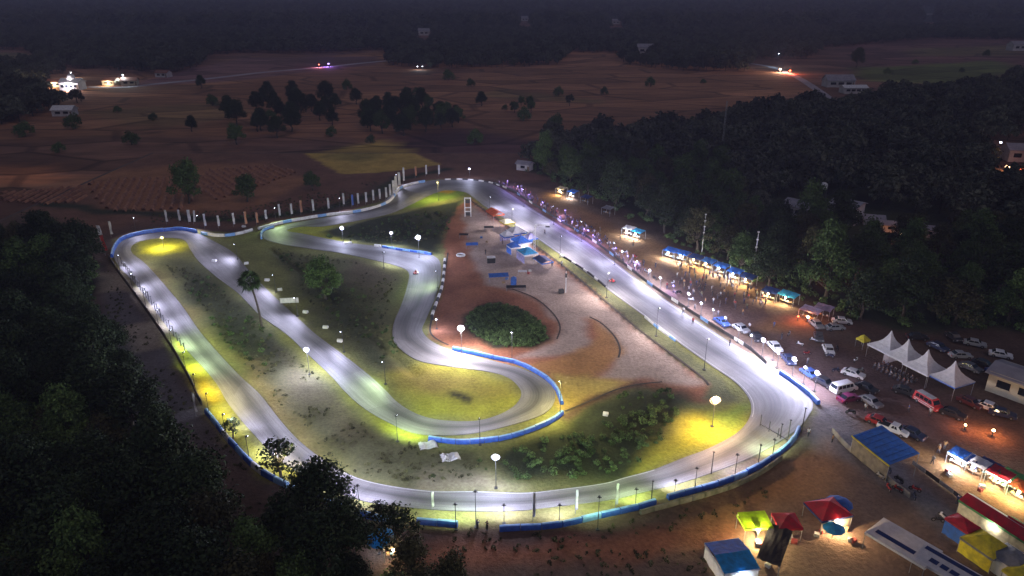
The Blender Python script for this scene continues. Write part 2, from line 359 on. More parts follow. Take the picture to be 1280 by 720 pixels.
sheet('terrain', -7200, 7200, -1200, 7200, 60.0, 'gdark', [], lambda X, Y: hill(X, Y)-.9, far_mat, skip=lambda x, y: (x > -1400) & (x < 1400) & (y > 200) & (y < 2000))
# skirt joining near sheet to farmland so no gap can be seen
sk = MB(); zz = -.02
for a, b in (((-170, 40), (-170, 340)), ((-170, 340), (210, 340)), ((210, 340), (210, 40)), ((210, 40), (-170, 40))):
    sk.add([(a[0], a[1], zz), (b[0], b[1], zz), (b[0]*1.03, b[1]+(6 if b[1] > 100 else -6), -.7), (a[0]*1.03, a[1]+(6 if a[1] > 100 else -6), -.7)], [(0, 1, 2, 3)])
struct(sk.build('bank', mat('bank_soil', (.10, .06, .045), (.05, .035, .03), .3, .95)))
# ploughed ridges
def ridges(name, poly, dirv, gap, hgt, wid, mm, seed):
    rr = random.Random(seed); P = [(p.x, p.y) for p in GP(poly)]
    d = Vector(dirv).normalized(); nrm = Vector((-d.y, d.x)); b = MB()
    cx = sum(p[0] for p in P)/len(P); cyy = sum(p[1] for p in P)/len(P)
    for k in range(-60, 61):
        o = Vector((cx, cyy))+nrm*(k*gap); run = []
        for j in range(-60, 61):
            q = o+d*(j*1.6); xx = np.array([q.x]); yy = np.array([q.y])
            if inpoly(xx, yy, P)[0]: run.append(q+nrm*rr.uniform(-.15, .15)*gap*.5)
            else:
                if len(run) > 2: rid(b, run, nrm, hgt, wid, rr)
                run = []
        if len(run) > 2: rid(b, run, nrm, hgt, wid, rr)
    return struct(b.build(name, mm))
def rid(b, run, n, h, w, rr):
    vs = []; fs = []
    for q in run:
        hh = h*rr.uniform(.6, 1.2)
        for s, z in ((-1, -.1), (-.35, hh), (.35, hh*.9), (1, -.1)): vs.append((q.x+n.x*s*w/2, q.y+n.y*s*w/2, z))
    for i in range(len(run)-1):
        for k in range(3): fs.append((i*4+k, i*4+k+1, i*4+4+k+1, i*4+4+k))
    b.add(vs, fs)
mr_ = mat('ridge_soil', (.42, .20, .11), (.22, .10, .065), .5, .95, .4)
ridges('ploughed_ridges', [(110,228),(165,222),(235,224),(255,240),(225,262),(140,266),(118,248)], (-.35, 1), 3.0, .85, 1.5, mr_, 1)
ridges('ploughed_ridges', [(262,212),(340,206),(375,215),(330,232),(270,250),(240,236)], (-.75, 1), 3.0, .8, 1.4, mr_, 2)
ridges('ploughed_ridges', [(0,240),(100,232),(112,252),(60,256),(0,252)], (-.1, 1), 3.0, .7, 1.4, mr_, 3)
# ------------------------------------------------------------------ asphalt track
def asphalt(name, c1, c2):
    m = mat(name, c1, c2, .15, .62, .0); n = m.node_tree; L = n.links; b = n.nodes['Principled BSDF']
    src = b.inputs['Base Color'].links[0].from_socket
    geo = [x for x in n.nodes if x.type == 'NEW_GEOMETRY'][0]
    no = n.nodes.new('ShaderNodeTexNoise'); no.inputs['Scale'].default_value = 9; no.inputs['Detail'].default_value = 6
    L.new(geo.outputs['Position'], no.inputs['Vector'])
    mr = n.nodes.new('ShaderNodeMapRange'); mr.inputs[1].default_value = .3; mr.inputs[2].default_value = .7; mr.inputs[3].default_value = .8; mr.inputs[4].default_value = 1.15
    L.new(no.outputs['Fac'], mr.inputs[0])
    mx = n.nodes.new('ShaderNodeMix'); mx.data_type = 'RGBA'; mx.blend_type = 'MULTIPLY'; mx.inputs[0].default_value = 1
    L.new(src, mx.inputs[6]); L.new(mr.outputs[0], mx.inputs[7])
    # worn racing line along the ribbon: attribute U runs 0..1 across
    at = n.nodes.new('ShaderNodeAttribute'); at.attribute_name = 'across'
    r2 = n.nodes.new('ShaderNodeMapRange'); r2.inputs[3].default_value = .82; r2.inputs[4].default_value = 1.08
    no2 = n.nodes.new('ShaderNodeTexNoise'); no2.inputs['Scale'].default_value = 4
    mp = n.nodes.new('ShaderNodeMapping'); mp.inputs['Scale'].default_value = (5, .02, 1); L.new(at.outputs['Vector'], mp.inputs[0]); L.new(mp.outputs[0], no2.inputs['Vector'])
    L.new(no2.outputs['Fac'], r2.inputs[0]); r2.inputs[1].default_value = .35; r2.inputs[2].default_value = .6
    sx = n.nodes.new('ShaderNodeSeparateXYZ'); L.new(at.outputs['Vector'], sx.inputs[0])
    n4 = n.nodes.new('ShaderNodeTexNoise'); n4.inputs['Scale'].default_value = .03; L.new(geo.outputs['Position'], n4.inputs['Vector'])
    md = n.nodes.new('ShaderNodeMath'); md.operation = 'SUBTRACT'; L.new(sx.outputs[0], md.inputs[0]); L.new(n4.outputs['Fac'], md.inputs[1])
    ab = n.nodes.new('ShaderNodeMath'); ab.operation = 'ABSOLUTE'; L.new(md.outputs[0], ab.inputs[0])
    r5 = n.nodes.new('ShaderNodeMapRange'); r5.inputs[1].default_value = .03; r5.inputs[2].default_value = .28; r5.inputs[3].default_value = .52; r5.inputs[4].default_value = 1.05; L.new(ab.outputs[0], r5.inputs[0])
    n6 = n.nodes.new('ShaderNodeTexVoronoi'); n6.inputs['Scale'].default_value = .07; L.new(geo.outputs['Position'], n6.inputs['Vector']); s6 = n.nodes.new('ShaderNodeSeparateColor'); L.new(n6.outputs['Color'], s6.inputs[0])
    r6 = n.nodes.new('ShaderNodeMapRange'); r6.inputs[3].default_value = .86; r6.inputs[4].default_value = 1.1; L.new(s6.outputs[0], r6.inputs[0])
    q1 = n.nodes.new('ShaderNodeMath'); q1.operation = 'MULTIPLY'; L.new(r5.outputs[0], q1.inputs[0]); L.new(r2.outputs[0], q1.inputs[1])
    q2 = n.nodes.new('ShaderNodeMath'); q2.operation = 'MULTIPLY'; L.new(q1.outputs[0], q2.inputs[0]); L.new(r6.outputs[0], q2.inputs[1])
    m3 = n.nodes.new('ShaderNodeMix'); m3.data_type = 'RGBA'; m3.blend_type = 'MULTIPLY'; m3.inputs[0].default_value = 1
    L.new(mx.outputs[2], m3.inputs[6]); L.new(q2.outputs[0], m3.inputs[7]); L.new(m3.outputs[2], b.inputs['Base Color'])
    bp = n.nodes.new('ShaderNodeBump'); bp.inputs['Strength'].default_value = .25; bp.inputs['Distance'].default_value = .05
    L.new(no.outputs['Fac'], bp.inputs['Height']); L.new(bp.outputs[0], b.inputs['Normal'])
    return m
def ribbon(name, A, B, z, m, closed=True, across=8, skirt=.1):
    n = len(A); vs = []; fs = []; uv = []; K = across; dist = 0
    for i in range(n):
        if i: dist += ((A[i]+B[i])/2-(A[i-1]+B[i-1])/2).length
        vs.append((A[i].x, A[i].y, z-skirt)); uv.append((0, dist, 0))
        for k in range(K+1):
            p = A[i].lerp(B[i], k/K); vs.append((p.x, p.y, z)); uv.append((k/K, dist, 0))
        vs.append((B[i].x, B[i].y, z-skirt)); uv.append((1, dist, 0))
    W = K+3
    for i in range(n if closed else n-1):
        j = (i+1) % n
        for k in range(W-1): fs.append((i*W+k, j*W+k, j*W+k+1, i*W+k+1))
    b = MB().add(vs, fs); me = b.mesh(name, m)
    at = me.attributes.new('across', 'FLOAT_VECTOR', 'POINT'); at.data.foreach_set('vector', np.array(uv, np.float32).ravel())
    return link(name, me)
track_m = asphalt('track_asphalt', (.24, .235, .24), (.18, .175, .18))
struct(ribbon('race_track', OUT, INN, .03, track_m))
# white edge line on the bottom and right part of the circuit
def strip(name, pts, w, z, m, th=0):
    A = []; B = []
    for i, p in enumerate(pts):
        t = (pts[min(i+1, len(pts)-1)]-pts[max(i-1, 0)]).normalized(); nn = Vector((-t.y, t.x, 0))*w/2
        A.append(p+nn); B.append(p-nn)
    return ribbon(name, A, B, z, m, False, 1, .03)
white_line = mat('line_paint', (.55, .55, .56), (.4, .4, .4), 2, .6)
l1 = [INN[i].lerp(OUT[i], .035) for i in range(18*6, 26*6)]
struct(strip('edge_line', l1, .16, .036, white_line))
l2 = [OUT[i].lerp(INN[i], .06) for i in range(3*6, 12*6)]
struct(strip('edge_line', l2, .16, .036, white_line))
l3 = [INN[i].lerp(OUT[i], .04) for i in range(3*6, 14*6)]
struct(strip('edge_line', l3, .14, .036, white_line))
# start-finish line
g0, g1 = G(716, 322), G(762, 324)
edge_m = mat('dark_soil_edge', (.035, .028, .022), (.06, .045, .035), 1.2, .9)  # dark narrow border strips of the paddock
for nm, pts, w_ in (('paddock_edge', [(588,250),(603,261),(640,286),(700,329),(760,379),(800,413),(850,450),(878,472),(886,482)], .5), ('paddock_edge', [(737,396),(752,404),(768,420),(775,436),(772,450)], .4), ('paddock_edge', [(706,514),(740,500),(770,487),(800,480),(830,477)], .35), ('paddock_edge', [(560,316),(555,345),(549,372),(540,398),(538,415),(548,425),(565,433)], .4), ('paddock_edge', [(640,361),(668,372),(690,390),(700,408),(696,424)], .35)):
    struct(strip(nm, resample(cr(GP(pts), 8), 1.2), w_, .012, edge_m))
# distant roads
road_m = mat('road_asphalt', (.34, .31, .36), (.26, .24, .28), .05, .8)
def road(name, pts, w, z=0):
    return struct(strip(name, resample(cr([G(*p) for p in pts], 8), 12), w, z, road_m))
road_m.node_tree.nodes['Principled BSDF'].inputs['Roughness'].default_value = .9
road('road', [(110,108),(150,109),(200,104),(260,98),(330,90),(400,84),(480,76),(520,74)], 9, -.2)
road('road', [(930,78),(962,83),(985,91),(1005,101),(1034,121),(1050,135)], 7, -.15)
# ------------------------------------------------------------------ trees
def leafmat(name, c1, c2, sc=.5, rnd=.35):
    m = mat(name, tuple(x*.95 for x in c1), tuple(x*.3 for x in c2), 1.9, .8, 0, rnd=rnd); m.node_tree.nodes['Principled BSDF'].inputs['Specular IOR Level'].default_value = .25; return m
LM = dict(dark=leafmat('leaf_dark', (.045, .075, .028), (.022, .040, .018)), green=leafmat('leaf_green', (.12, .20, .06), (.06, .12, .035)), far=leafmat('leaf_far', (.11, .125, .085), (.06, .07, .05), .5, .6),
          olive=leafmat('leaf_olive', (.105, .105, .045), (.05, .06, .025)), palm=leafmat('leaf_palm', (.055, .10, .03), (.025, .05, .018)),
          weed=leafmat('leaf_weed', (.10, .17, .05), (.055, .085, .03), 1.0, .5), dry=leafmat('leaf_dry', (.13, .135, .055), (.09, .095, .04), 1.0, .5))
bark = mat('bark', (.075, .06, .045), (.04, .032, .025), 3, .95, .5)
def leaf_cloud(name, centers, radii, n, size, m, seed, flat=.8, droop=0.3):
    r = np.random.default_rng(seed); centers = np.array(centers, float); radii = np.array(radii, float)
    p = radii**2; idx = r.choice(len(centers), n, p=p/p.sum())
    d = r.normal(size=(n, 3)); d /= np.linalg.norm(d, axis=1)[:, None]
    rad = radii[idx]*(r.uniform(.25, 1, n)**.45)*(1+.18*r.normal(size=n))
    P = centers[idx]+d*rad[:, None]*np.array([1, 1, flat])
    nr = d*.7+r.normal(size=(n, 3))*.55+np.array([0, 0, .35]); nr /= np.linalg.norm(nr, axis=1)[:, None]
    t = np.cross(nr, r.normal(size=(n, 3))); t /= np.linalg.norm(t, axis=1)[:, None]; b = np.cross(nr, t)
    s = size*r.uniform(.55, 1.35, n)[:, None]
    V = np.stack([P-t*s*.5, P+b*s*.32+nr*s*.12, P+t*s*.55-np.array([0, 0, droop])*s*.4, P-b*s*.32+nr*s*.12], 1).reshape(-1, 3)
    me = bpy.data.meshes.new(name); me.vertices.add(4*n); me.vertices.foreach_set('co', V.astype(np.float32).ravel())
    me.loops.add(4*n); me.loops.foreach_set('vertex_index', np.arange(4*n, dtype=np.int32))
    me.polygons.add(n); me.polygons.foreach_set('loop_start', np.arange(n, dtype=np.int32)*4); me.update(calc_edges=True)
    me.materials.append(m); return me
def tree_proto(seed, H, Rr, nc, nl, ls, lm, sparse=False, tall=.45):
    r = random.Random(seed); root = bpy.data.objects.new('tree', None); C.objects.link(root)
    tb = MB(); base = H*tall; k = Vector((r.uniform(-.4, .4), r.uniform(-.4, .4), base*.55))
    top = Vector((r.uniform(-.6, .6), r.uniform(-.6, .6), base)); r0 = H*.022+.05
    tb.tube((0, 0, -.4), k, r0*1.25, r0, 7); tb.tube(k, top, r0, r0*.8, 7)
    cs = []; rs = []
    for i in range(nc):
        a = i*2.399+r.uniform(-.4, .4); q = (i+.5)/nc; rad = Rr*.72*math.sqrt(q)*r.uniform(.75, 1.1)
        z = base+(H-base)*(1-q**1.3)*r.uniform(.6, .95)+(H-base)*.08
        c = Vector((rad*math.cos(a), rad*math.sin(a), z)); cs.append(tuple(c)); rs.append(Rr*r.uniform(.26, .44)*(.8 if sparse else 1))
        mid = top.lerp(c, .5)+Vector((0, 0, -r.uniform(0, .5)))
        tb.tube(top.lerp(k, r.uniform(0, .5)), mid, r0*.5, r0*.3, 5); tb.tube(mid, c, r0*.3, .03, 4)
    tb.build('trunk', bark, root); link('crown', leaf_cloud('crown', cs, rs, nl, ls, lm, seed), root)
    return root
USED = {}
def proto_take(key, make):
    if key not in USED: USED[key] = make()
    return USED[key]
PROT = [('dark', lambda: tree_proto(1, 11, 5.2, 17, 4600, .52, LM['dark'], tall=.26)), ('dark2', lambda: tree_proto(2, 13, 6.0, 20, 5200, .56, LM['dark'], tall=.3)),
        ('green', lambda: tree_proto(3, 10, 4.8, 15, 4200, .50, LM['green'], tall=.24)), ('green2', lambda: tree_proto(4, 12, 5.2, 16, 4400, .52, LM['green'], tall=.22)),
        ('olive', lambda: tree_proto(5, 9.5, 4.6, 14, 3200, .48, LM['olive'], tall=.25)), ('olive2', lambda: tree_proto(6, 12, 4.6, 14, 2800, .5, LM['olive'], True, .3)),
        ('sparse', lambda: tree_proto(7, 9.5, 4.2, 15, 800, .55, LM['dark'], True, .35)), ('bush', lambda: tree_proto(8, 4.2, 3.3, 11, 1700, .42, LM['green'], tall=.18))]
PD = dict(PROT); placed_proto = set(); NT = 0
def plant_tree(kind, x, y, sc, rz, label, group, name='tree', cat='tree', z=0):
    global NT; NT += 1
    p = proto_take(kind, PD[kind])
    o = p if kind not in placed_proto else dup(p)
    placed_proto.add(kind)
    o.name = name; o.location = (x, y, z); o.rotation_euler = (0, 0, rz); o.scale = (sc, sc, sc*random.uniform(.88, 1.15))
    return tag(o, label, cat, group)
def nearest(x, y, marks):
    return min(marks, key=lambda m: (G(m[0], m[1])-Vector((x, y, 0))).length)[2]
WM_ = {0: [(60,320,'by the ploughed ridges'),(120,345,'by the corner banners'),(125,420,'beside the lit dirt patches'),(20,420,'at the left edge'),(170,520,'beside the lower left straight'),(40,560,'in the lower left'),(210,640,'below the lower left bend'),(120,700,'in the bottom left corner'),(250,740,'at the bottom edge'),(-40,400,'cut by the left edge'),(-30,560,'cut by the lower left edge'),(60,480,'left of the lit dirt patches'),(110,620,'above the bottom left corner'),(20,680,'in the bottom corner'),(-60,760,'outside the bottom corner'),(100,780,'below the bottom corner')],
  1: [(360,740,'below the black tree crown'),(440,750,'left of the blue parasol'),(520,740,'right of the blue parasol')],
  2: [(665,210,'by the broken roofed hut'),(720,240,'behind the far cream stall'),(790,280,'behind the turquoise stall'),(860,310,'behind the first lit stalls'),(930,340,'behind the last lit stalls'),(1000,372,'behind the light blue stall roof'),(1050,395,'behind the grey shelters'),(1110,410,'behind the leftmost peaked tent'),(1180,415,'behind the dark parked cars'),(1260,420,'above the cream building'),(900,250,'near the radio mast'),(990,290,'in front of the white hall'),(1100,320,'below the small sheds'),(1200,330,'deep in the right wood'),(1270,330,'deep in the right wood at the edge'),(1150,300,'right of the small sheds'),(1230,295,'below the orange fire light'),(1160,375,'above the chair rows'),(1050,330,'above the small red light'),(1280,380,'above the dark parking'),(1320,420,'cut by the right edge')],
  3: [(280,150,'left of the tall field trees'),(360,125,'behind the tall field trees'),(410,140,'right of the tall field trees')], 4: [(470,140,'left part'),(520,135,'middle part'),(570,150,'right part')], 5: [(640,135,'middle')]}
def scatter(poly, gap, seed, grow=None):
    """Poisson-like points in a ground polygon given by where it shows"""
    r = random.Random(seed); P = [(p.x, p.y) for p in GP(poly)]
    xs = [p[0] for p in P]; ys = [p[1] for p in P]; out = []
    cell = {}; tries = int((max(xs)-min(xs))*(max(ys)-min(ys))/gap**2*6)
    X = np.array([r.uniform(min(xs), max(xs)) for _ in range(tries)]); Y = np.array([r.uniform(min(ys), max(ys)) for _ in range(tries)])
    I = inpoly(X, Y, P)
    for x, y in zip(X[I], Y[I]):
        cx, cy = int(x//gap), int(y//gap)
        if all((x-a)**2+(y-b)**2 > gap*gap for i in (-1, 0, 1) for j in (-1, 0, 1) for a, b in cell.get((cx+i, cy+j), [])):
            cell.setdefault((cx, cy), []).append((x, y)); out.append((x, y))
    return out
# individual trees told apart
SINGLES = [
 ('sparse', 291, 548, 4.6, 'thin sparse tree leaning over the blue and white barrier of the lower left bend'),
 ('sparse', 352, 600, 8.5, 'loose leafy treetop over the lower left track edge, left of the black crown'),
 ('sparse', 500, 700, 9.0, 'sparse tree with gappy leaves in front of the small blue lit stall'),
 ('sparse', 478, 672, 6.2, 'thin tree with yellow lit gaps at the end of the blue barrier'),
 ('dark2', 402, 664, 11.5, 'tallest black tree crown overlapping the lower left bend of the circuit'),
 ('dark', 366, 690, 10.5, 'dark rounded tree left of the tallest black crown at the lower bend'),
 ('dark', 436, 706, 9.0, 'dark tree right of the tallest black crown at the lower bend'),
 ('dark2', 400, 730, 11.0, 'dark tree in front of the tallest black crown at the bottom of the picture'),
 ('green', 236, 254, 13.5, 'left one of two bushy green trees beyond the top left hairpin'),
 ('green', 309, 252, 10, 'small pale green tree between the ploughed ridges, right of the bigger green tree'),
 ('green', 391, 238, 8, 'small round green tree beside the straw coloured field'),
 ('green', 407, 374, 11, 'slender light green tree inside the infield beside the ditch'),
 ('green', 296, 180, 11, 'broad dark green tree alone at the near end of the field trees'),
 ('dark', 322, 164, 9, 'dark tree just behind the broad green tree in the fields'),
 ('dark', 240, 164, 8, 'low wide tree with bare trunks left of the broad green field tree'),
 ('dark', 252, 110, 10, 'lone dark tree standing by the distant road'),
 ('dark', 602, 132, 10, 'lone small dark tree in the middle of the brown field'),
 ('dark', 335, 122, 12, 'leftmost of the tall dark trees in the middle of the fields'),
 ('dark2', 374, 148, 17, 'tallest round topped tree in the middle of the fields'),
 ('dark', 400, 150, 10, 'small tree right of the tallest round topped field tree'),
 ('dark2', 446, 130, 11, 'tree standing alone at the left edge of the dark field grove'),
 ('dark2', 1070, 84, 18, 'big dark tree behind the distant white roofed sheds'),
]
for kd, px, py, hh, lab in SINGLES:
    g = G(px, py); base = {'dark': 11, 'dark2': 13, 'green': 10, 'green2': 12, 'olive': 9.5, 'olive2': 12, 'sparse': 9.5, 'bush': 4.2}[kd]
    plant_tree(kd, g.x, g.y, hh/base, random.uniform(0, 6.28), lab, None, z=-.1)
ZONES = [ # polygon of bases, gap, kinds, size range, label by kind, group
 ([(-60,318),(40,308),(100,322),(112,345),(118,400),(150,450),(182,505),(200,560),(245,640),(320,700),(340,760),(300,850),(-140,850),(-60,500)], 6.2, ('dark','dark2','dark','dark','olive','green2','dark2'), (.6, 1.25), 'in the left wood', 'trees of the wood left of the circuit', 1),
 ([(330,705),(470,715),(560,735),(580,820),(320,850),(320,760)], 5.2, ('dark','green','olive'), (.42, .75), '', 'trees below the lower bend', 2),
 ([(655,216),(690,228),(720,238),(765,262),(805,284),(850,307),(900,332),(955,360),(1010,380),(1050,394),(1085,405),(1120,412),(1180,415),(1280,415),(1400,430),(1400,300),(1280,290),(1130,300),(1040,300),(960,285),(900,240),(860,200),(760,180),(680,192)], 7.6, ('dark','green2','green','olive','dark2','olive2'), (.62, 1.35), '', 'trees of the wood right of the circuit', 3),
 ([(270,150),(330,128),(360,122),(420,130),(420,160),(330,175)], 17, ('dark','dark2'), (.8, 1.2), 'in the fields', 'scattered field trees', 5),
 ([(450,158),(470,136),(520,130),(575,145),(578,158),(520,170),(470,168)], 9.5, ('dark','green','dark2'), (.75, 1.15), 'in the field grove', 'trees of the field grove', 6),
 ([(625,134),(650,130),(672,138),(640,142)], 10, ('green','bush'), (.6, .8), 'in the low clump in the brown field', 'low trees in the brown field', 7),
]
KW = {'dark': 'dark round crowned tree', 'dark2': 'tall dark broad crowned tree', 'green': 'green bushy tree', 'green2': 'tall green tree with low crown', 'olive': 'olive brown loose tree', 'olive2': 'slender olive tree with gappy crown', 'bush': 'low green bushy tree'}
cands = []
for zi, (poly, gap, kinds, (s0, s1), wh, grp, seed) in enumerate(ZONES):
    for x, y in scatter(poly, gap, seed):
        if y < 48: continue
        k = random.choice(kinds); cands.append((math.hypot(x, y), x, y, k, random.uniform(s0, s1), ' '.join((KW[k]+' '+wh+' '+nearest(x, y, WM_[zi])).split()), grp, zi))
def free(c):
    PX, PY = px_of(c[1], c[2])
    return not any(x0 < PX < x1 and y0 < PY < y1 for x0, y0, x1, y1 in ((968,258,1082,299),(1080,280,1160,304),(1005,392,1050,412)))
def px_of(x, y, z=0):
    dz = (CAMH-z); zz = y*CT+dz*ST; return 640+F*x/zz, 360+F*(dz*CT-y*ST)/zz
cands = [c for c in cands if free(c)]
cands.sort(key=lambda c: c[0] if c[7] < 3 else c[0]*.4)
keep = cands[:275]; rest = cands[275:]
for d, x, y, k, s, lab, grp, zi in keep:
    plant_tree(k, x, y, s, random.uniform(0, 6.28), lab, grp, z=-.15)
rb = random.Random(44); HB = [(340,150),(420,170),(470,178),(560,100),(590,108),(150,140),(190,150),(100,160),(30,170),(700,120),(760,118),(820,108),(880,104),(430,112),(260,132),(520,118),(650,150),(690,160),(80,190),(160,180),(1100,92),(1150,80),(1200,90),(1240,70),(600,180)]
for i, (px, py) in enumerate(HB):
    g = G(px+rb.uniform(-8, 8), py); plant_tree('bush', g.x, g.y, rb.uniform(.9, 1.9), rb.uniform(0, 6), 'low dark bush '+nearest(g.x, g.y, [(60,180,'in the left of the fields'),(180,150,'left of the field trees'),(380,165,'below the tall field trees'),(450,175,'above the straw coloured field'),(560,105,'beyond the lone field tree'),(430,112,'by the distant left road'),(660,155,'in the brown field behind the far bend'),(740,120,'in the middle brown field'),(850,105,'near the edge of the right wood'),(1150,85,'in the far green and brown field')]), 'bushes in the fields', 'field_bush', 'bush', z=-.3)
# far wood: instanced on points (far too many to count)
def low_tree(seed, lm):
    r = random.Random(seed); cs = []; rs = []
    for i in range(8):
        a = i*2.4; q = (i+.5)/8; cs.append((3.4*math.sqrt(q)*math.cos(a), 3.4*math.sqrt(q)*math.sin(a), 4.5+4.2*(1-q))); rs.append(r.uniform(1.5, 2.2))
    me = leaf_cloud('far_crown', cs, rs, 420, 1.35, lm, seed, .8)
    return me
def tree_mesh_joined(seed, lm):
    me = low_tree(seed, lm); bm = bmesh.new(); bm.from_mesh(me); t = MB(); t.tube((0, 0, -1), (0, 0, 6), .3, .16, 5)
    tm = t.mesh('t', bark); n0 = len(bm.faces); bm.from_mesh(tm); bm.faces.ensure_lookup_table()
    for f in bm.faces[n0:]: f.material_index = 1
    bm.to_mesh(me); bm.free(); me.materials.append(bark); return me
def instancer(name, pts, src, smin, smax, label, cat, tilt=.08):
    me = bpy.data.meshes.new(name); P = np.array(pts, np.float32); me.vertices.add(len(P)); me.vertices.foreach_set('co', P.ravel()); me.update()
    o = link(name, me); tag(o, label, cat, None, 'stuff')
    ng = bpy.data.node_groups.new(name+'_nodes', 'GeometryNodeTree')
    ng.interface.new_socket('Geometry', in_out='INPUT', socket_type='NodeSocketGeometry'); ng.interface.new_socket('Geometry', in_out='OUTPUT', socket_type='NodeSocketGeometry')
    N = ng.nodes; L = ng.links; gi = N.new('NodeGroupInput'); go = N.new('NodeGroupOutput')
    ip = N.new('GeometryNodeInstanceOnPoints'); oi = N.new('GeometryNodeObjectInfo'); oi.inputs['Object'].default_value = src; oi.inputs['As Instance'].default_value = True
    rs = N.new('FunctionNodeRandomValue'); rs.data_type = 'FLOAT'; rs.inputs[2].default_value = smin; rs.inputs[3].default_value = smax
    rr = N.new('FunctionNodeRandomValue'); rr.data_type = 'FLOAT_VECTOR'; rr.inputs[0].default_value = (-tilt, -tilt, 0); rr.inputs[1].default_value = (tilt, tilt, 6.283)
    mp = N.new('GeometryNodeMeshToPoints'); L.new(gi.outputs[0], mp.inputs[0]); L.new(mp.outputs[0], ip.inputs['Points'])
    L.new(oi.outputs['Geometry'], ip.inputs['Instance']); L.new(rr.outputs[0], ip.inputs['Rotation'])
    for s in rs.outputs:
        if s.type == 'VALUE' and s.enabled: L.new(s, ip.inputs['Scale']); break
    L.new(ip.outputs[0], go.inputs[0]); md = o.modifiers.new('scatter', 'NODES'); md.node_group = ng
    return o
def single_tree(mesh, px, py, lab, sc=1):
    g = G(px, py); o = link('tree', mesh); o.location = (g.x, g.y, -.3); o.scale = (sc,)*3; return tag(o, lab, 'tree')
src1 = single_tree(tree_mesh_joined(31, LM['far']), 712, 132, 'small dark tree beside the pale track line across the brown field', .8)
src2 = single_tree(tree_mesh_joined(32, LM['far']), 1185, 118, 'green tree at the near edge of the yellow green field on the right', 1.1)
def pts_in(poly, gap, seed, jit=.5, z=True):
    P = [(p.x, p.y) for p in GP(poly)]; xs = [p[0] for p in P]; ys = [p[1] for p in P]
    r = np.random.default_rng(seed); X, Y = np.meshgrid(np.arange(min(xs), max(xs), gap), np.arange(min(ys), max(ys), gap))
    X = X.ravel()+r.uniform(-jit, jit, X.size)*gap; Y = Y.ravel()+r.uniform(-jit, jit, Y.size)*gap
    I = inpoly(X, Y, P)&(np.abs(X) < Y*.78+60); return X[I], Y[I]
FAR = [
 ([(-80,64),(-80,60),(34,62),(60,84),(150,88),(210,92),(250,84),(262,70),(300,66),(410,66),(480,62),(484,80),(530,86),(640,84),(706,80),(712,66),(775,66),(780,80),(860,90),(960,88),(1010,74),(1030,60),(1100,54),(1160,48),(1280,50),(1360,48),(1360,22),(-80,20)], 10.5, 41),
 ([(-80,160),(-80,84),(20,84),(36,82),(75,84),(100,96),(120,112),(100,128),(60,142),(20,156)], 9.5, 42),
 ([(1050,140),(1120,122),(1200,118),(1280,104),(1400,110),(1400,300),(1280,290),(1130,300),(1040,300),(960,285),(900,240),(860,200),(760,180),(690,190),(660,190),(700,178),(780,176),(850,168),(930,148),(1010,134)], 8.2, 43),
 ([(1262,100),(1400,96),(1400,130),(1262,118)], 8, 44),
]
fx = []; fy = []
for poly, gap, seed in FAR:
    a, b = pts_in(poly, gap, seed); fx.append(a); fy.append(b)
# clearings in the far wood: keep sheds, road, lit house free
def px_of(x, y, z=0):
    dz = (CAMH-z); zz = y*CT+dz*ST; return 640+F*x/zz, 360+F*(dz*CT-y*ST)/zz
X = np.concatenate(fx); Y = np.concatenate(fy)
far_t = np.arange(1500, 6600, 1.0)
r = np.random.default_rng(77)
# beyond 1600 m: sparser, larger
n = 26000; YY = 1550+(6200-1550)*r.random(n)**1.25; XX = (r.random(n)-.5)*1.62*(YY+150)
PX, PY = px_of(XX, YY)
okk = ~((PX > 1040) & (PY > 30)) & ~((PX < 40) & (PY > 60))
XX, YY = XX[okk], YY[okk]
def clear(X, Y):
    PX, PY = px_of(X, Y); k = np.ones(X.shape, bool)
    for x0, y0, x1, y1 in ((940,76,1020,100),(955,255,1095,306),(1015,96,1085,124),(985,88,1078,125),(60,94,118,122),(130,96,215,110),(968,250,1075,292),(1075,268,1170,304),(1232,180,1280,240),(1262,165,1290,205),(88,122,96,134),(646,24,666,36),(760,28,780,40),(520,42,540,54),(798,64,814,76),(1150,20,1170,32)):
        k &= ~((PX > x0) & (PX < x1) & (PY > y0-2) & (PY < y1+4))
    return k
K = clear(X, Y); X, Y = X[K], Y[K]; K = clear(XX, YY); XX, YY = XX[K], YY[K]
m = r.random(len(X)) < .6
def zh(X, Y): return hill(X, Y)-.9
A1 = [(x, y, z-.6) for x, y, z in zip(X[m], Y[m], zh(X[m], Y[m]))]+[(c[1], c[2], -.5) for c in rest[::2]]
A2 = [(x, y, z-.6) for x, y, z in zip(X[~m], Y[~m], zh(X[~m], Y[~m]))]+[(c[1], c[2], -.5) for c in rest[1::2]]
instancer('far_wood', A1, src1, .95, 1.65, 'dark woods filling the far land beyond the fields', 'wood')
instancer('far_wood', A2, src2, .85, 1.35, 'greener trees mixed through the far woods', 'wood')
HZ = [(x, y, z-1) for x, y, z in zip(XX, YY, zh(XX, YY))]
instancer('horizon_wood', HZ, src1, 1.6, 3.4, 'hazy wood on the rising land at the horizon', 'wood')
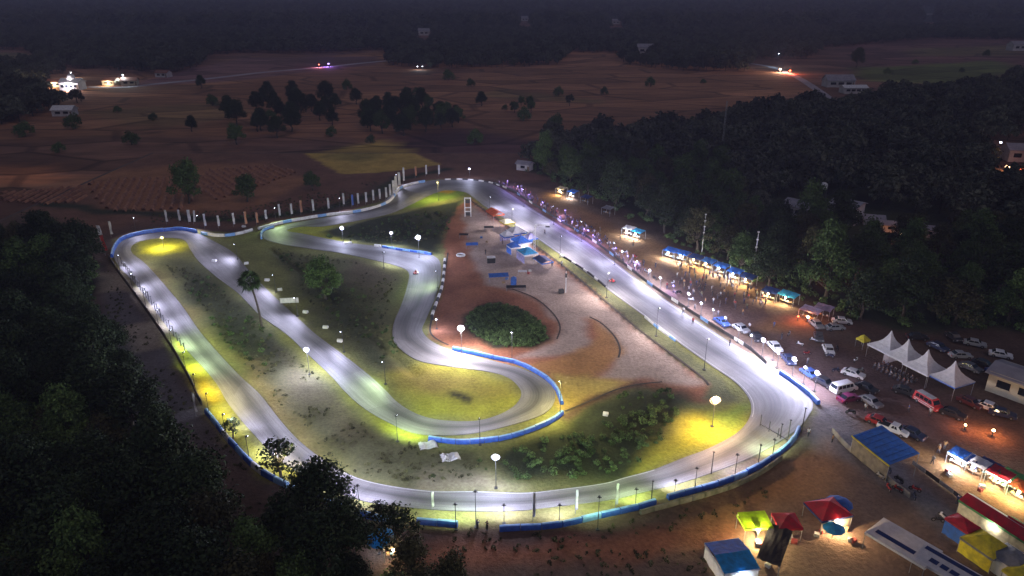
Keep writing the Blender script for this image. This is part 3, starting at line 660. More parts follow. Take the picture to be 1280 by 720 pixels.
# fan palm
def palm():
    t = thing('fan_palm', 'tall fan palm with round spiky crown standing between the two left straights', 'palm')
    g = G(327, 408); t.location = (g.x, g.y, 0); H = height_px(318, 408, 352); b = MB(); seg = 9; p = Vector((0, 0, -.2))
    for i in range(seg):
        f = (i+1)/seg; q = Vector((-1.4*f**2, .3*f, H*f)); b.tube(p, q, .30-.10*i/seg, .29-.10*(i+1)/seg, 8); p = q
    b.build('trunk', bark, t); r = random.Random(5)
    for i in range(34):
        th = i*2.399; el = math.asin(max(-.75, min(1, 1-1.7*(i+.5)/34)))+r.uniform(-.1, .1)
        d = Vector((math.cos(th)*math.cos(el), math.sin(th)*math.cos(el), math.sin(el))); st = r.uniform(1.2, 1.7)
        s = d.orthogonal().normalized(); u = s.cross(d); a = r.uniform(0, 3.1); s = s*math.cos(a)+u*math.sin(a); lb = MB(); c = p+d*st
        lb.tube(p, c, .05, .03, 3)
        for j in range(11):
            an = (j-5)*.27; dd = (d*math.cos(an)+s*math.sin(an)); wv = dd.cross(d.cross(s)).normalized()*.13; L = 1.5*r.uniform(.85, 1.1)
            e = c+dd*L+Vector((0, 0, -.22*L)); mdd = c+dd*L*.55; lb.add([c, mdd+wv, e, mdd-wv], [(0, 1, 2, 3)])
        lb.build('leaf', LM['palm'], t)
    return t
palm()
# low plants
def weed_mesh(name, seed, n, h, rad, lm, size):
    return leaf_cloud(name, [(0, 0, h*.55), (rad*.4, 0, h*.35), (-rad*.3, rad*.3, h*.4)], [h*.5, h*.4, h*.4], n, size, lm, seed, .8)
g = G(735, 560); s1 = link('leafy_shrub', weed_mesh('leafy_shrub', 51, 150, 1.5, 1.1, LM['weed'], .34)); s1.location = (g.x, g.y, -.05)
tag(s1, 'bright green leafy shrub amid the plants left of the orange lamp', 'shrub')
g = G(300, 415); s2 = link('dry_weed', weed_mesh('dry_weed', 52, 80, .55, .7, LM['dry'], .17)); s2.location = (g.x, g.y, -.05)
tag(s2, 'small dry weed tuft in the strip between the two left straights', 'weed')
g = G(632, 410); s3 = link('low_bush', weed_mesh('low_bush', 53, 110, .9, .9, LM['green'], .24)); s3.location = (g.x, g.y, -.05)
tag(s3, 'low dark bush in the round planted island of the paddock', 'bush')
def sc_pts(polys, gap, seed, keepf=1.0, z=-.1, gaps=True):
    out = []
    for i, p in enumerate(polys):
        a, b = pts_in(p, gap, seed+i); rr = np.random.default_rng(seed); k = rr.random(len(a)) < keepf
        n_ = wob(a, b, 7, seed) > (-.35 if gaps else -9); k &= n_
        out += [(x, y, z) for x, y in zip(a[k], b[k])]
    return out
instancer('shrubbery', sc_pts([[(625,585),(640,565),(700,546),(745,535),(790,515),(840,500),(850,520),(820,555),(790,585),(720,600),(650,600)]], 1.3, 61, .62)+sc_pts([[(770,495),(830,488),(850,500),(820,520),(770,520)]], 1.5, 64, .5), s1, .30, .95, 'thick leafy green plants covering the infield left of the orange lamp', 'plants')
instancer('undergrowth', sc_pts([ZONES[0][0], ZONES[1][0]], 2.0, 81, .9)+sc_pts([ZONES[2][0]], 3.2, 82, .9), s3, 1.2, 3.0, 'dark undergrowth filling the floor of both woods', 'undergrowth')
instancer('island_planting', sc_pts([[(587,392),(600,383),(625,380),(650,386),(678,405),(686,424),(660,434),(620,432),(592,418),(582,405)]], .8, 62, gaps=False), s3, .6, 1.25, 'dark green ground plants of the round island in the paddock', 'plants')
instancer('weeds', sc_pts([[(205,330),(240,335),(300,385),(345,425),(360,440),(420,490),(470,545),(600,575),(600,600),(500,605),(440,590),(390,550),(310,460),(260,400)]], 1.3, 63, .75)+sc_pts([[(340,310),(480,335),(495,350),(480,420),(500,450),(470,455),(400,395)],[(420,300),(470,285),(560,262),(570,280),(548,300),(500,305)],[(560,650),(700,668),(900,630),(990,580),(1000,600),(900,650),(700,690),(560,690)],[(130,330),(220,470),(330,620),(300,680),(200,620),(140,480)],[(700,690),(900,680),(880,740),(600,740)],[(190,278),(330,278),(440,255),(480,235),(470,225),(300,262),(190,268)]], 1.5, 71, .75), s2, .4, 1.3, 'dry weeds and grass tufts over the rough ground', 'weeds')
instancer('green_weeds', sc_pts([[(225,340),(260,345),(345,425),(330,465),(290,440),(240,375)],[(340,312),(420,345),(470,380),(500,440),(480,455),(420,400)],[(400,298),(440,284),(545,262),(565,278),(550,300),(500,303),(440,298)],[(520,600),(600,575),(630,600),(560,600)],[(190,278),(330,276),(400,262),(330,268)]], 2.0, 91, .7), s1, .25, .75, 'green weeds in the strips between the track legs', 'weeds')
# ------------------------------------------------------------------ shared materials
steel = mat('galvanised_steel', (.42, .43, .45), (.3, .31, .33), 4, .45, 0, .6)
dark_steel = mat('dark_paint', (.045, .045, .05), (.03, .03, .03), 4, .5)
white_p = mat('white_paint', (.72, .72, .72), (.55, .55, .56), 1.2, .5)
blue_p = mat('blue_plastic', (.035, .12, .55), (.025, .08, .38), 1.5, .5)
lblue_p = mat('pale_blue_plastic_and_highlight', (.22, .42, .75), (.15, .30, .6), 1.5, .5)
red_p = mat('red_paint', (.55, .03, .03), (.4, .02, .02), 1.5, .5)
black_r = mat('black_rubber', (.02, .02, .022), (.03, .03, .03), 4, .8)
glass_m = mat('vehicle_glass', (.015, .02, .028), (.01, .012, .018), 1, .08)
wood_m = mat('weathered_wood', (.20, .14, .09), (.11, .08, .055), 3, .85)
objc_m = mat('sheet_colour', (1, 1, 1), (.82, .82, .82), 1.5, .7, objcol=True)
def estuff(name, c, s): return mat(name, (.02, .02, .02), None, 1, .5, emit=c, estr=s)
L_WHITE = estuff('lamp_lens_white', (.78, .82, 1.0), 28); L_WARM = estuff('lamp_lens_warm', (1.0, .62, .30), 30)
L_VIOL = estuff('lamp_lens_violet', (.50, .34, 1.0), 3.2); L_YEL = estuff('lamp_lens_yellow', (.95, .85, .35), 10)
L_RED = estuff('lamp_lens_red', (1.0, .12, .04), 9)
HALO_RIM = {n_: [estuff(n_+'_halo_rim', c, s_), estuff(n_+'_halo_ring', c, s_*2.2)] for n_, c, s_ in (('lamp_lens_white', (.42, .46, 1.0), .28), ('lamp_lens_warm', (1.0, .42, .14), .38), ('lamp_lens_violet', (.4, .25, 1.0), .3), ('lamp_lens_yellow', (.9, .75, .2), .4), ('lamp_lens_red', (1, .1, .03), .4))}  # faint coloured emission on the lens edge imitates a lamp halo
K = 1.3   # one factor for every lamp's power
def light(parent, loc, power, col, rad=.35, spot=None, aim=None):
    ld = bpy.data.lights.new('lamp_light', 'SPOT' if spot else 'POINT'); ld.energy = power*K; ld.color = col; ld.shadow_soft_size = rad
    o = bpy.data.objects.new('lamp_light', ld); C.objects.link(o); o.parent = parent; o.location = loc
    if spot:
        ld.spot_size = R(spot); ld.spot_blend = .8
        o.rotation_euler = Vector(aim).to_track_quat('-Z', 'Y').to_euler()
    return o
def floodlight(px, yb, yt, label, col, power, lens, face=(0, -1), group=None, n=2, spot=None, size=.55, down=.5, name='floodlight', up=.0):
    size *= .78 if size > .9 else 1
    g = G(px, yb); H = max(1.5, height_px(px, yb, yt)); rz = math.atan2(face[1], face[0])+math.pi/2   # local -Y faces the track
    t = thing(name, label, 'floodlight', (g.x, g.y, 0), rz, group)
    b = MB(); b.tube((0, 0, -.3), (0, 0, H-.05), .065, .04, 6); b.box((0, 0, .05), (.5, .5, .12)); b.build('pole', dark_steel, t)
    b = MB(); b.box((0, -.02, H), (size*n*1.15+.2, .08, .08)); b.build('crossbar', dark_steel, t)
    for i in range(n):
        x = (i-(n-1)/2)*size*1.2; h = MB(); h.tube((x, .06, H+.06), (x, -.20, H+.03), size*.34, size*.5, 10)
        ho = h.build('lamp_head', dark_steel, t); l = MB(); l.lathe((0, 0, 0), [(size*.42, 0), (size*.37, .08), (size*.26, .15), (size*.14, .19), (.03, .21)], 12); l.m = [1]*12+[2]*12+[0]*(len(l.f)-24); lo = l.build('lens', [lens]+HALO_RIM[lens.name], ho); lo.location = (x, -.17, H+.04); lo.rotation_euler = (math.pi/2-.1, 0, 0)
    light(t, (0, -.75, H-.12), power*(1 if spot else .55), col, .35, spot, (0, -1, -down) if spot else None)
    return t
WHT = (.66, .69, 1.0); VIO = (.42, .30, 1.0); WRM = (1.0, .60, .28); YEL = (1.0, .86, .30); GRN = (.72, 1.0, .50); COOL = (.72, .71, 1.0)
P0 = 9000.
floodlight(620, 610, 571, 'white floodlight on a thin pole left of the leafy green plants', WHT, P0*.55, L_WHITE, n=1, size=1.7)
floodlight(387, 468, 437, 'white floodlight beside the middle of the second left straight', WHT, P0*1.5, L_WHITE, n=1, size=1.4)
floodlight(577, 441, 410, 'brightest white floodlight, left of the planted round island', (.9,.82,.92), P0*2.6, L_WHITE, n=1, size=1.9)
floodlight(524, 322, 297, 'large white floodlight above the inner bend beside the paddock', WHT, P0*1.3, L_WHITE, n=1, size=2.2)
floodlight(490, 308, 291, 'small middle white floodlight of the row of three above the inner straight', WHT, P0*.4, L_WHITE, n=1, size=1.3)
floodlight(429, 302, 285, 'left white floodlight of the row of three above the inner straight', WHT, P0*.5, L_WHITE, n=1, size=1.7)
floodlight(890, 533, 500, 'glaring warm orange floodlight at the end of the paddock strip', WRM, P0*1.3, L_WARM, n=1, size=2.4)
floodlight(205, 309, 297, 'small lamp on a pole in the yellow grass of the top left hairpin', YEL, P0*.55, L_YEL, size=.8, n=1)
floodlight(548, 250, 228, 'thin lamp pole in the yellow patch at the far end of the circuit', YEL, P0*.8, L_YEL, size=.3, n=1)
floodlight(587, 225, 211, 'white lamp standing alone behind the far end of the circuit', WHT, P0*.35, L_WHITE, size=1.1, n=1)
floodlight(546, 411, 399, 'small white lamp beside the kerb blocks of the paddock edge', WHT, P0*.15, L_WHITE, size=.45, n=1)
RS = [(812,352,338,.55,.8,'first big white lamp of the fence'),(825,361,347,.5,.7,'second big white lamp, just right of the first,'),(860,383,367,.6,.8,'white lamp on a pole right of the crowded stalls,'),
      (952,446,425,.85,1.,'brightest white lamp, beside the parked cars,'),(990,471,449,.8,1.,'white lamp between the brightest lamp and the blue barrier end,'),(1018,489,466,.8,1.,'last white lamp before the parked vans,'),
      (891,400,387,.3,.3,'small lamp above the first parked car'),(906,411,397,.35,.4,'small lamp on the left of the blue tinted cars'),(966,450,436,.3,.3,'small low lamp beside the parked cars'),(778,326,314,.42,.3,'small white lamp opposite the red kart'),(796,341,327,.42,.3,'small white lamp left of the first big lamp'),(876,394,379,.42,.3,'small white lamp just right of the pole lamp'),(922,428,411,.48,.3,'white lamp left of the silver car'),(938,437,419,.48,.3,'white lamp just left of the brightest fence lamp'),(971,460,441,.5,.35,'white lamp just right of the brightest fence lamp'),(1004,480,459,.5,.35,'white lamp between the last two big lamps')]
for px, yb, yt, sz, pw, lb in RS:
    floodlight(px, yb, yt, lb+' along the right straight', COOL, P0*pw*.75, L_WHITE, face=(-.85, -.5), size=sz*1.9, group=None, n=1)
VS = [(648,240,233,.4),(653,243,236,.5),(635,233,226,.3),(679,260,253,.45),(707,269,263,.5),(716,284,277,.3),(731,293,286,.35),(736,296,288,.4),(742,301,294,.35),(750,306,300,.3),(770,318,310,.4),(785,328,320,.4),(797,336,328,.4),(700,278,271,.25),(842,365,357,.4),(662,250,243,.25)]
VS = VS
for i, (px, yb, yt, sz) in enumerate(VS):
    floodlight(px, yb, yt, 'small violet lamp glowing among the spectators along the far half of the right straight', VIO, P0*.12, L_VIOL, face=(-.85, -.5), size=sz*1.4+.25, n=1, group='violet lamps among the spectators', name='violet_lamp')
# fence lamps whose lit side is turned to the track
def aimdir(px, py, tx, ty):
    a, b = G(px, py), G(tx, ty); d = b-a; return (d.x, d.y)
BF = [(570,662,631,570,625,GRN,1.0,'dark lamp post through the right end of the lower blue barrier piece'),(595,659,615,600,628,COOL,1.0,'tall thin lamp post beside the gap in the bottom barrier'),(630,655,632,630,625,COOL,1.0,'short lamp post at the left end of the long bottom barrier'),
      (699,655,632,695,622,COOL,.9,'lamp post with dark head behind the bottom barrier, between two white poles'),(747,662,622,740,615,GRN,.9,'lamp post standing outside the bottom barrier in the weeds'),(794,634,612,785,607,GRN,.8,'short lamp post inside the barrier right of the white banner pole'),
      (843,618,601,838,597,COOL,.7,'short lamp post between two tall dark poles at the right bend'),(868,615,586,860,590,COOL,.8,'tall dark lamp pole at the start of the right bend'),(918,598,569,905,575,COOL,.9,'dark lamp pole in the middle of the right bend'),(965,573,550,955,560,GRN,1.0,'dark lamp pole near the low marshal frame')]
for px, yb, yt, tx, ty, col, pw, lb in BF:
    floodlight(px, yb, yt, lb, col, P0*.26*pw, L_WHITE, face=aimdir(px, yb, tx, ty-8), spot=165, n=1, size=.4)
LFN = [(150,338),(166,362),(183,386),(199,410),(216,437),(233,466),(246,495),(262,520),(283,548),(312,577),(345,601),(395,624),(450,642)]
lcol = [COOL, COOL, COOL, COOL, GRN, GRN, YEL, YEL, COOL, COOL, YEL, COOL, COOL]
for i, (px, py) in enumerate(LFN):
    p = G(px, py); q = min(((a-p).length, a) for a in [(a+b)/2 for a, b in zip(OUT[25*6:40*6], INN[25*6:40*6])])[1]; d = q-p
    floodlight(px, py, py-22*ppm(py)/5.5, 'dark lamp post of the left fence row, facing the long left straight', lcol[i], P0*(.36 if lcol[i] is YEL else .52), L_WHITE if i not in (6, 7) else L_YEL, face=(d.x, d.y), spot=165, n=1, size=.4, group='lamp posts along the left fence', name='fence_lamp')
# top run and inner straights: lamp posts behind the barrier, turned away from the viewer's side
TL = [(655,258,COOL,1.2,'added lamp post at the outer fence near the far end of the right straight'),(692,281,COOL,1.2,'added lamp post at the outer fence opposite the yellow tent'),(727,302,COOL,1.2,'added lamp post at the outer fence just past the gantry'),(768,331,COOL,1.1,'added lamp post at the outer fence opposite the red kart'),  # outer fence lamps added to brighten the dim far straight
(170,289,COOL,.5,'lamp post behind the blue barrier of the top left hairpin'),(250,286,COOL,.6,'lamp post behind the white barrier, right of the hairpin'),(345,276,GRN,.7,'lamp post behind the barrier at the pinched bend'),(425,263,COOL,.6,'lamp post behind the white barrier between the tall banners'),(495,232,COOL,.6,'lamp post inside the cluster of white banners'),
      (297,324,COOL,.8,'lamp post beside the top of the second left straight'),(345,365,COOL,.9,'lamp post right of the fan palm at the second left straight'),(372,395,COOL,.8,'lamp post below the long white board of the infield'),(430,440,COOL,.8,'lamp post at the lower half of the second left straight'),(482,480,GRN,.8,'lamp post where the second left straight enters the inner hairpin'),
      (497,552,GRN,.9,'thin lamp post at the lower edge of the inner hairpin'),(600,556,COOL,.5,'lamp post outside the lower blue inner barrier'),(700,520,YEL,1.9,'lamp post at the tip of the blue inner hairpin barrier'),(640,452,COOL,.5,'lamp post behind the upper blue inner barrier'),(547,360,GRN,.6,'lamp post beside the kerb blocks right of the inner straight'),
      (480,335,COOL,.5,'lamp post below the inner bend'),(700,322,(.95,.84,.88),2.2,'lamp post on the grass verge beside the start gantry'),(640,285,(.95,.84,.88),2.0,'lamp post beside the orange tent of the paddock'),(612,262,COOL,.9,'lamp post at the far tip of the paddock'),(758,372,(.95,.84,.88),2.2,'lamp post in the middle of the grass verge'),(820,420,(.95,.84,.88),1.6,'lamp post behind the white pit wall boards'),(880,462,(.95,.84,.88),.8,'lamp post at the near end of the grass verge')]
for px, py, col, pw, lb in TL:
    p = G(px, py); q = min(((a-p).length, a) for a in [(a+b)/2 for a, b in zip(OUT, INN)])[1]; d = q-p
    opn = px in (700, 640, 758, 820, 880)  # verge lamps radiate all round to fill the dim paddock
    floodlight(px, py, py-(6.5 if opn or px in (655, 692, 727, 768) else 4.6)*ppm(py)*.93, lb, col, P0*.55*pw, L_WHITE, face=(d.x, d.y), spot=None if opn else 165, n=1, size=.26, name='track_lamp')
# ------------------------------------------------------------------ barriers
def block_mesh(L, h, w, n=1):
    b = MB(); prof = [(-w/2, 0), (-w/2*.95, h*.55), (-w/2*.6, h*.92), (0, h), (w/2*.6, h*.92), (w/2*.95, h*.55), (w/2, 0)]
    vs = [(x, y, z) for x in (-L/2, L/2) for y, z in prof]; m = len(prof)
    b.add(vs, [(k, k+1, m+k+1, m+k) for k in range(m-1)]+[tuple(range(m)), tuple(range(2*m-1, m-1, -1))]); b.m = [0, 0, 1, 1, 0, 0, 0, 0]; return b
def barrier(label, pts, cols, L=3.0, h=1.1, w=.8, name='tyre_barrier', cat='barrier', piece='panel', posts=None, z=0):
    line = cr(GP(pts), 8); P = resample(line, L); mid = P[len(P)//2]
    t = thing(name, label, cat, (mid.x, mid.y, z)); meshes = {}
    for i in range(len(P)-1):
        a, b = P[i], P[i+1]; c = cols[(i*len(cols))//(len(P)-1)] if len(cols) > 8 else cols[i % len(cols)]
        if c not in meshes: meshes[c] = block_mesh(L*.965, h*.76, w*.9).mesh(piece, [c, lblue_p if c is blue_p else c])  # pale top faces paint a highlight along the blue panels
        o = link(piece, meshes[c], t); m = (a+b)/2; o.location = (m.x-mid.x, m.y-mid.y, 0); o.rotation_euler = (0, 0, math.atan2(b.y-a.y, b.x-a.x))
        o.scale = (1, 1, random.uniform(.93, 1.07))
    return t
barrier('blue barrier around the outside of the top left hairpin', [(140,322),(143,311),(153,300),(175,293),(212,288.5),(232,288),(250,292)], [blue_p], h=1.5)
barrier('white and pale blue barrier running from the top left hairpin to the pinched bend', [(252,292.5),(275,296),(297,293.5),(320,287.5)], [lblue_p, white_p, white_p], h=1.2)
barrier('long white barrier along the top of the circuit below the row of banners', [(323,287),(345,281),(370,276),(407,270),(437,267),(462,262),(482,255),(491,248),(497,239),(504,234),(520,229.5),(533,227.5)], [white_p, white_p, white_p, lblue_p], h=1.2)
barrier('pale blue barrier curling round the pinched bend inside the long white barrier', [(327,299),(327,291),(335,286),(350,282.5)], [lblue_p], L=2.2, h=1.0, w=.6)
barrier('low white kerb blocks at the far end of the circuit', [(556,225),(575,224.5),(595,226),(615,229),(628,234)], [white_p, black_r], L=2.4, h=.7, w=.7)
barrier('dark boarded barrier along the long left straight', [(136,322),(146,338),(166,365),(193,403),(216,437),(240,480),(247,497),(257,514)], [dark_steel, wood_m, dark_steel], h=1.5, w=.35, name='board_fence', cat='fence')  # shade on the fence's back is put into the dark boards
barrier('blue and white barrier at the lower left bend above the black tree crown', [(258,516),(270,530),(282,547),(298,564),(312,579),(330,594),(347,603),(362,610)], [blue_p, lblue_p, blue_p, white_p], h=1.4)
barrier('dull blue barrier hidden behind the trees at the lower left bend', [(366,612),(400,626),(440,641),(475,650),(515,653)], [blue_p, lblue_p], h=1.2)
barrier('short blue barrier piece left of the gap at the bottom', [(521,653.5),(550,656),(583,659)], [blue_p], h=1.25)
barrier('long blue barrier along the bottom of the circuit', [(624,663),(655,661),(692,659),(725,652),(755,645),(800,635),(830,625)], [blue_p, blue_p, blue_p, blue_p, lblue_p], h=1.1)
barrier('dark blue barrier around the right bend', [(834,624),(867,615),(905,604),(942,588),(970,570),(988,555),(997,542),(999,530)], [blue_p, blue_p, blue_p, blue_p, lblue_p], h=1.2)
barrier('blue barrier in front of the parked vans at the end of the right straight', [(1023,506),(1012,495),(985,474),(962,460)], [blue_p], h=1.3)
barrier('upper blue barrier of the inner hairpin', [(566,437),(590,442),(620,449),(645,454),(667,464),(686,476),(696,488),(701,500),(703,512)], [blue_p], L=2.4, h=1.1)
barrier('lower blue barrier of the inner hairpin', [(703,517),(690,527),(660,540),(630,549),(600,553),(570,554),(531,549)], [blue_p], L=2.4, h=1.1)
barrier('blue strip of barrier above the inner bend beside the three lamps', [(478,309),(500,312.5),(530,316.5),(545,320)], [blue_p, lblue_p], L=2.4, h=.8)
# fence along the right straight (dark boards, some white)
fr = [(618,230),(640,239),(662,253),(700,277),(740,301),(780,331),(812,356),(850,382),(900,414),(937,437),(958,456)]
barrier('dark spectator fence with white advertising boards along the right straight', fr, [dark_steel, dark_steel, white_p, dark_steel, dark_steel, dark_steel, lblue_p, dark_steel], h=1.05, w=.12, name='spectator_fence', cat='fence', piece='board')
barrier('white pit wall boards in the middle of the right straight', [(806,397),(820,409),(835,420),(848,430)], [white_p, white_p, lblue_p], L=2.2, h=.8, w=.3, name='pit_wall', cat='wall', piece='board')
barrier('short dark and white verge blocks beside the start gantry', [(700,319),(715,328),(735,341),(757,359)], [white_p, black_r, black_r], L=2.2, h=.6, w=.5, name='verge_blocks', cat='barrier', piece='block')
barrier('white and black kerb blocks down the paddock edge of the inner straight', [(556,324),(555,340),(552,360),(545,380),(540,395),(541,404)], [white_p, black_r], L=2.6, h=.6, w=.8, name='kerb_blocks', cat='kerb', piece='block')
# low grassy wall outside the right bend
barrier('mossy stone wall outside the right bend', [(800,643),(840,632),(880,621),(920,608),(955,590),(985,568)], [mat('mossy_stone', (.20, .20, .16), (.09, .10, .06), .8, .95, .6)], L=2.2, h=1.1, w=.5, name='stone_wall', cat='wall', piece='stone')
concrete = mat('concrete', (.26, .25, .24), (.16, .15, .145), .8, .9, .3)
barrier('long low concrete wall left of the blue roofed stand', [(1040,540),(1060,562),(1090,585),(1120,610),(1150,632)], [concrete], L=2.6, h=1.2, w=.25, name='concrete_wall', cat='wall')
barrier('thin rail fence right of the blue roofed stand', [(1140,580),(1165,598),(1190,616),(1220,640),(1250,660)], [steel, dark_steel], L=2.6, h=.9, w=.12, name='rail_fence', cat='fence', piece='rail')
# straw-bale like white blocks in the infield
for px, py, wd, lb in [(308,330,1.6,'white foam block nearest the top of the fan palm, left of it'),(334,351,1.6,'white foam block right of the palm crown'),(350,363,1.5,'white foam block just above the long white board'),(382,391,1.6,'white foam block just below the long white board'),(407,410,1.5,'white foam block halfway between the board and the last block'),(425,427,1.5,'lowest white foam block of the infield row'),(268,327,1.5,'white foam block on the far end of the second left straight'),(757,519,1.2,'small white sack among the plants'),(305,284,1.6,'pale block at the pinched bend'),(435,305,3.2,'white foam block left of the three lamps row'),(472,308,2.6,'white foam block at the left end of the blue strip')]:
    g = G(px, py); b = block_mesh(wd*.75, .65, .75); o = b.build('foam_block', [white_p, white_p]); o.location = (g.x, g.y, 0); o.rotation_euler = (0, 0, random.uniform(-.5, .5)); tag(o, lb, 'block')
g = G(362, 379); b = MB(); b.box((0, 0, .75), (4.4, .14, 1.3)); [b.tube((x, .1, -.2), (x, .1, 1.4), .05) for x in (-2, 0, 2)]
o = b.build('sign_board', white_p); o.location = (g.x, g.y, 0); o.rotation_euler = (0, 0, .12); tag(o, 'long blank white board standing in the infield right of the palm', 'board')
for px, py, lb in [(535,557,'left white sheet lying below the inner hairpin'),(563,572,'right white sheet lying below the inner hairpin')]:
    g = G(px, py); vs = []; rr = random.Random(px); b = MB(); N = 8
    for i in range(N+1):
        for j in range(N+1): vs.append(((i/N-.5)*3.0+rr.uniform(-.08, .08), (j/N-.5)*2.2+rr.uniform(-.08, .08), .12+.35*rr.random()*(0 < i < N and 0 < j < N)+.12*math.sin(i*1.3)))
    b.add(vs, [(i*(N+1)+j, (i+1)*(N+1)+j, (i+1)*(N+1)+j+1, i*(N+1)+j+1) for i in range(N) for j in range(N)])
    o = b.build('white_sheet', mat('sheet_fabric', (.6, .6, .62), (.45, .45, .48), 1, .8)); o.location = (g.x, g.y, 0); o.rotation_euler = (0, 0, .3); tag(o, lb, 'sheet')
# ------------------------------------------------------------------ banners and poles
cloth2 = None
cloth = {k: mat('banner_cloth_'+k, c, None, 1.5, .75) for k, c in dict(white=(.62, .62, .66), red=(.55, .06, .05), orange=(.50, .24, .14), blue=(.08, .15, .5)).items()}
def banner(px, yb, yt, col, label, group=None, wd=.75, lean=0):
    g = G(px, yb); H = height_px(px, yb, yt); t = thing('banner', label, 'banner', (g.x, g.y, 0), 0, group); rr = random.Random(px)
    b = MB(); b.tube((0, 0, -.2), (lean, 0, H), .05, .025, 6); b.build('pole', steel, t)
    m = MB(); N = 8; vs = []
    for i in range(N+1):
        z = H*(.16+.82*i/N); xo = lean*z/H; vs += [(xo+.04, 0, z), (xo+wd*.5, .12*math.sin(i*1.4+px), z), (xo+wd, .16*math.sin(i*1.1+px+1), z+.04)]
    m.add(vs, [(i*3+k, i*3+k+1, i*3+4+k, i*3+3+k) for i in range(N) for k in (0, 1)]); m.m = [1 if (col == 'red' and i >= 10) else 0 for i in range(2*N)]; m.build('cloth', [cloth[col], cloth['white']], t)
BN = [(208,279,262,'white'),(224,277,262,'white'),(236,279,262,'white'),(242,279,263,'white'),(256,284,267,'white'),(273,284,269,'white'),(292,282,266,'white'),(307,282,264,'orange'),(321,280,265,'orange'),(332,275,262,'white'),(349,271,255,'white'),(364,269,254,'white'),(376,267,250,'orange'),(391,265,249,'white'),(410,262,247,'white'),(429,257,241,'white'),(447,256,241,'white'),(466,252,237,'white'),(482,248,234,'white'),(487,246,230,'white'),(491,243,225,'white'),(494,238,220,'white'),(498,233,215,'white'),(504,228,209,'white'),(519,221,208,'orange'),(532,219,206,'white'),(548,219,206,'white'),
      (440,258,243,'blue'),(457,254,240,'white'),(474,250,236,'white')]
ORD = 'tall narrow white banner in the row behind the top barrier'
for i, (px, yb, yt, c) in enumerate(BN):
    if c == 'orange': lb = {307: 'left one of the two orange banners behind the top barrier', 321: 'right one of the two orange banners behind the top barrier', 376: 'pale orange banner between white banners at the long white barrier', 519: 'pale orange banner beside the last two banners at the far end'}[px]; gp = None
    elif c == 'blue': lb = 'only blue banner in the row behind the top barrier'; gp = None
    else: lb = ORD; gp = 'white banners behind the top barrier'
    banner(px, yb+1, yt, c, lb, gp, .95 if px in (236, 491, 494, 498) else .7, .5 if px == 242 else 0)
banner(132, 319, 281, 'red', 'tall red and white banner at the far left corner of the circuit', wd=1.0, lean=-.9)
banner(139, 296, 276, 'white', 'white banner just right of the red one at the far left corner')
for px, yb, yt, lb in [(540,637,614,'thin white banner pole left of the tall lamp post'),(666,652,615,'white banner pole halfway along the bottom track'),(719,642,612,'thin white banner pole between two lamp posts'),(769,636,604,'widest white banner pole on the bottom track'),(245,520,490,'white banner pole at the yellow grass of the left straight')]:
    banner(px, yb, yt, 'white', lb, wd=.35)
POLES = [(814,627,601),(889,592,565),(947,584,556),(984,553,525),(975,548,530),(1002,540,510)]
for px, yb, yt in POLES:
    g = G(px, yb); H = height_px(px, yb, yt); b = MB(); b.tube((0, 0, -.3), (0, 0, H), .09, .07, 7); b.box((0, 0, H), (.3, .3, .1))
    o = b.build('pole', dark_steel); o.location = (g.x, g.y, 0)
    tag(o, {814: 'bare dark pole right of the bottom straight', 889: 'thin pole standing on the track below the orange lamp', 947: 'dark pole between the two lamp poles of the right bend', 984: 'thick dark pole at the low marshal frame', 975: 'short pole beside the thick pole of the marshal frame', 1002: 'dark pole at the gate end of the right bend'}[px], 'pole')
# dark thin posts inside left fence
pf = resample(cr(GP([(150,331),(172,362),(190,386),(208,412),(228,440)]), 8), 3.0); ppm_ = MB(); ppm_.tube((0, 0, -.2), (0, 0, 2.1), .11, .09, 6); ppm_.box((0, 0, 2.1), (.3, .3, .12)); pm_me = ppm_.mesh('marker_post', dark_steel)
for i, p in enumerate(pf):
    o = link('marker_post', pm_me); o.location = (p.x+.3, p.y+.5, 0); o.scale = (1, 1, random.uniform(.8, 1.25)); tag(o, 'short dark marker post in the row inside the left fence', 'post', 'marker posts inside the left fence')
# marshal frame, gantry, tower, score pole
t = thing('marshal_frame', 'low dark rail frame standing on the edge of the right bend', 'frame', G(966, 542)); a = G(950,533)-G(966,542); c = G(984,553)-G(966,542)
b = MB(); b.tube(a+Vector((0, 0, .5)), c+Vector((0, 0, .5)), .09); b.build('bottom_rail', dark_steel, t)
for f in (0, .33, .66, 1): b = MB(); q = a.lerp(c, f); b.tube(q, q+Vector((0, 0, 2.4-f)), .07); b.build('post', dark_steel, t)
t = thing('start_gantry', 'white truss gantry with an arm reaching over the right straight', 'gantry', G(668, 323)); H = height_px(668, 323, 281)
for nm, p, q in (('post', (0, 0, 0), (0, 0, H)), ('arm', (0, 0, H-.2), (4.2, .6, H-.1))):
    b = MB(); p, q = Vector(p), Vector(q); up = (q-p).normalized(); s = Vector((0, 1, 0)) if nm == 'arm' else Vector((1, 0, 0)); s2 = up.cross(s)
    off = [s*.22+s2*.22, s*.22-s2*.22, -s*.22-s2*.22, -s*.22+s2*.22]; n = int((q-p).length/.8)
    for o_ in off: b.tube(p+o_, q+o_, .045, None, 5)
    for i in range(n):
        for k in range(4): b.tube(p.lerp(q, i/n)+off[k], p.lerp(q, (i+1)/n)+off[(k+1) % 4], .03, None, 4)
    b.build(nm, white_p, t)
b = MB(); b.box((3.6, .5, H-.65), (1.2, .3, .5)); sb = b.build('signal_box', dark_steel, t)
b = MB(); b.box((0, 0, .1), (1.4, 1.4, .25)); b.build('base', concrete, t)
t = thing('timing_tower', 'white frame tower with two dark panels at the far tip of the paddock', 'tower', G(585, 271)); H = height_px(585, 271, 247)
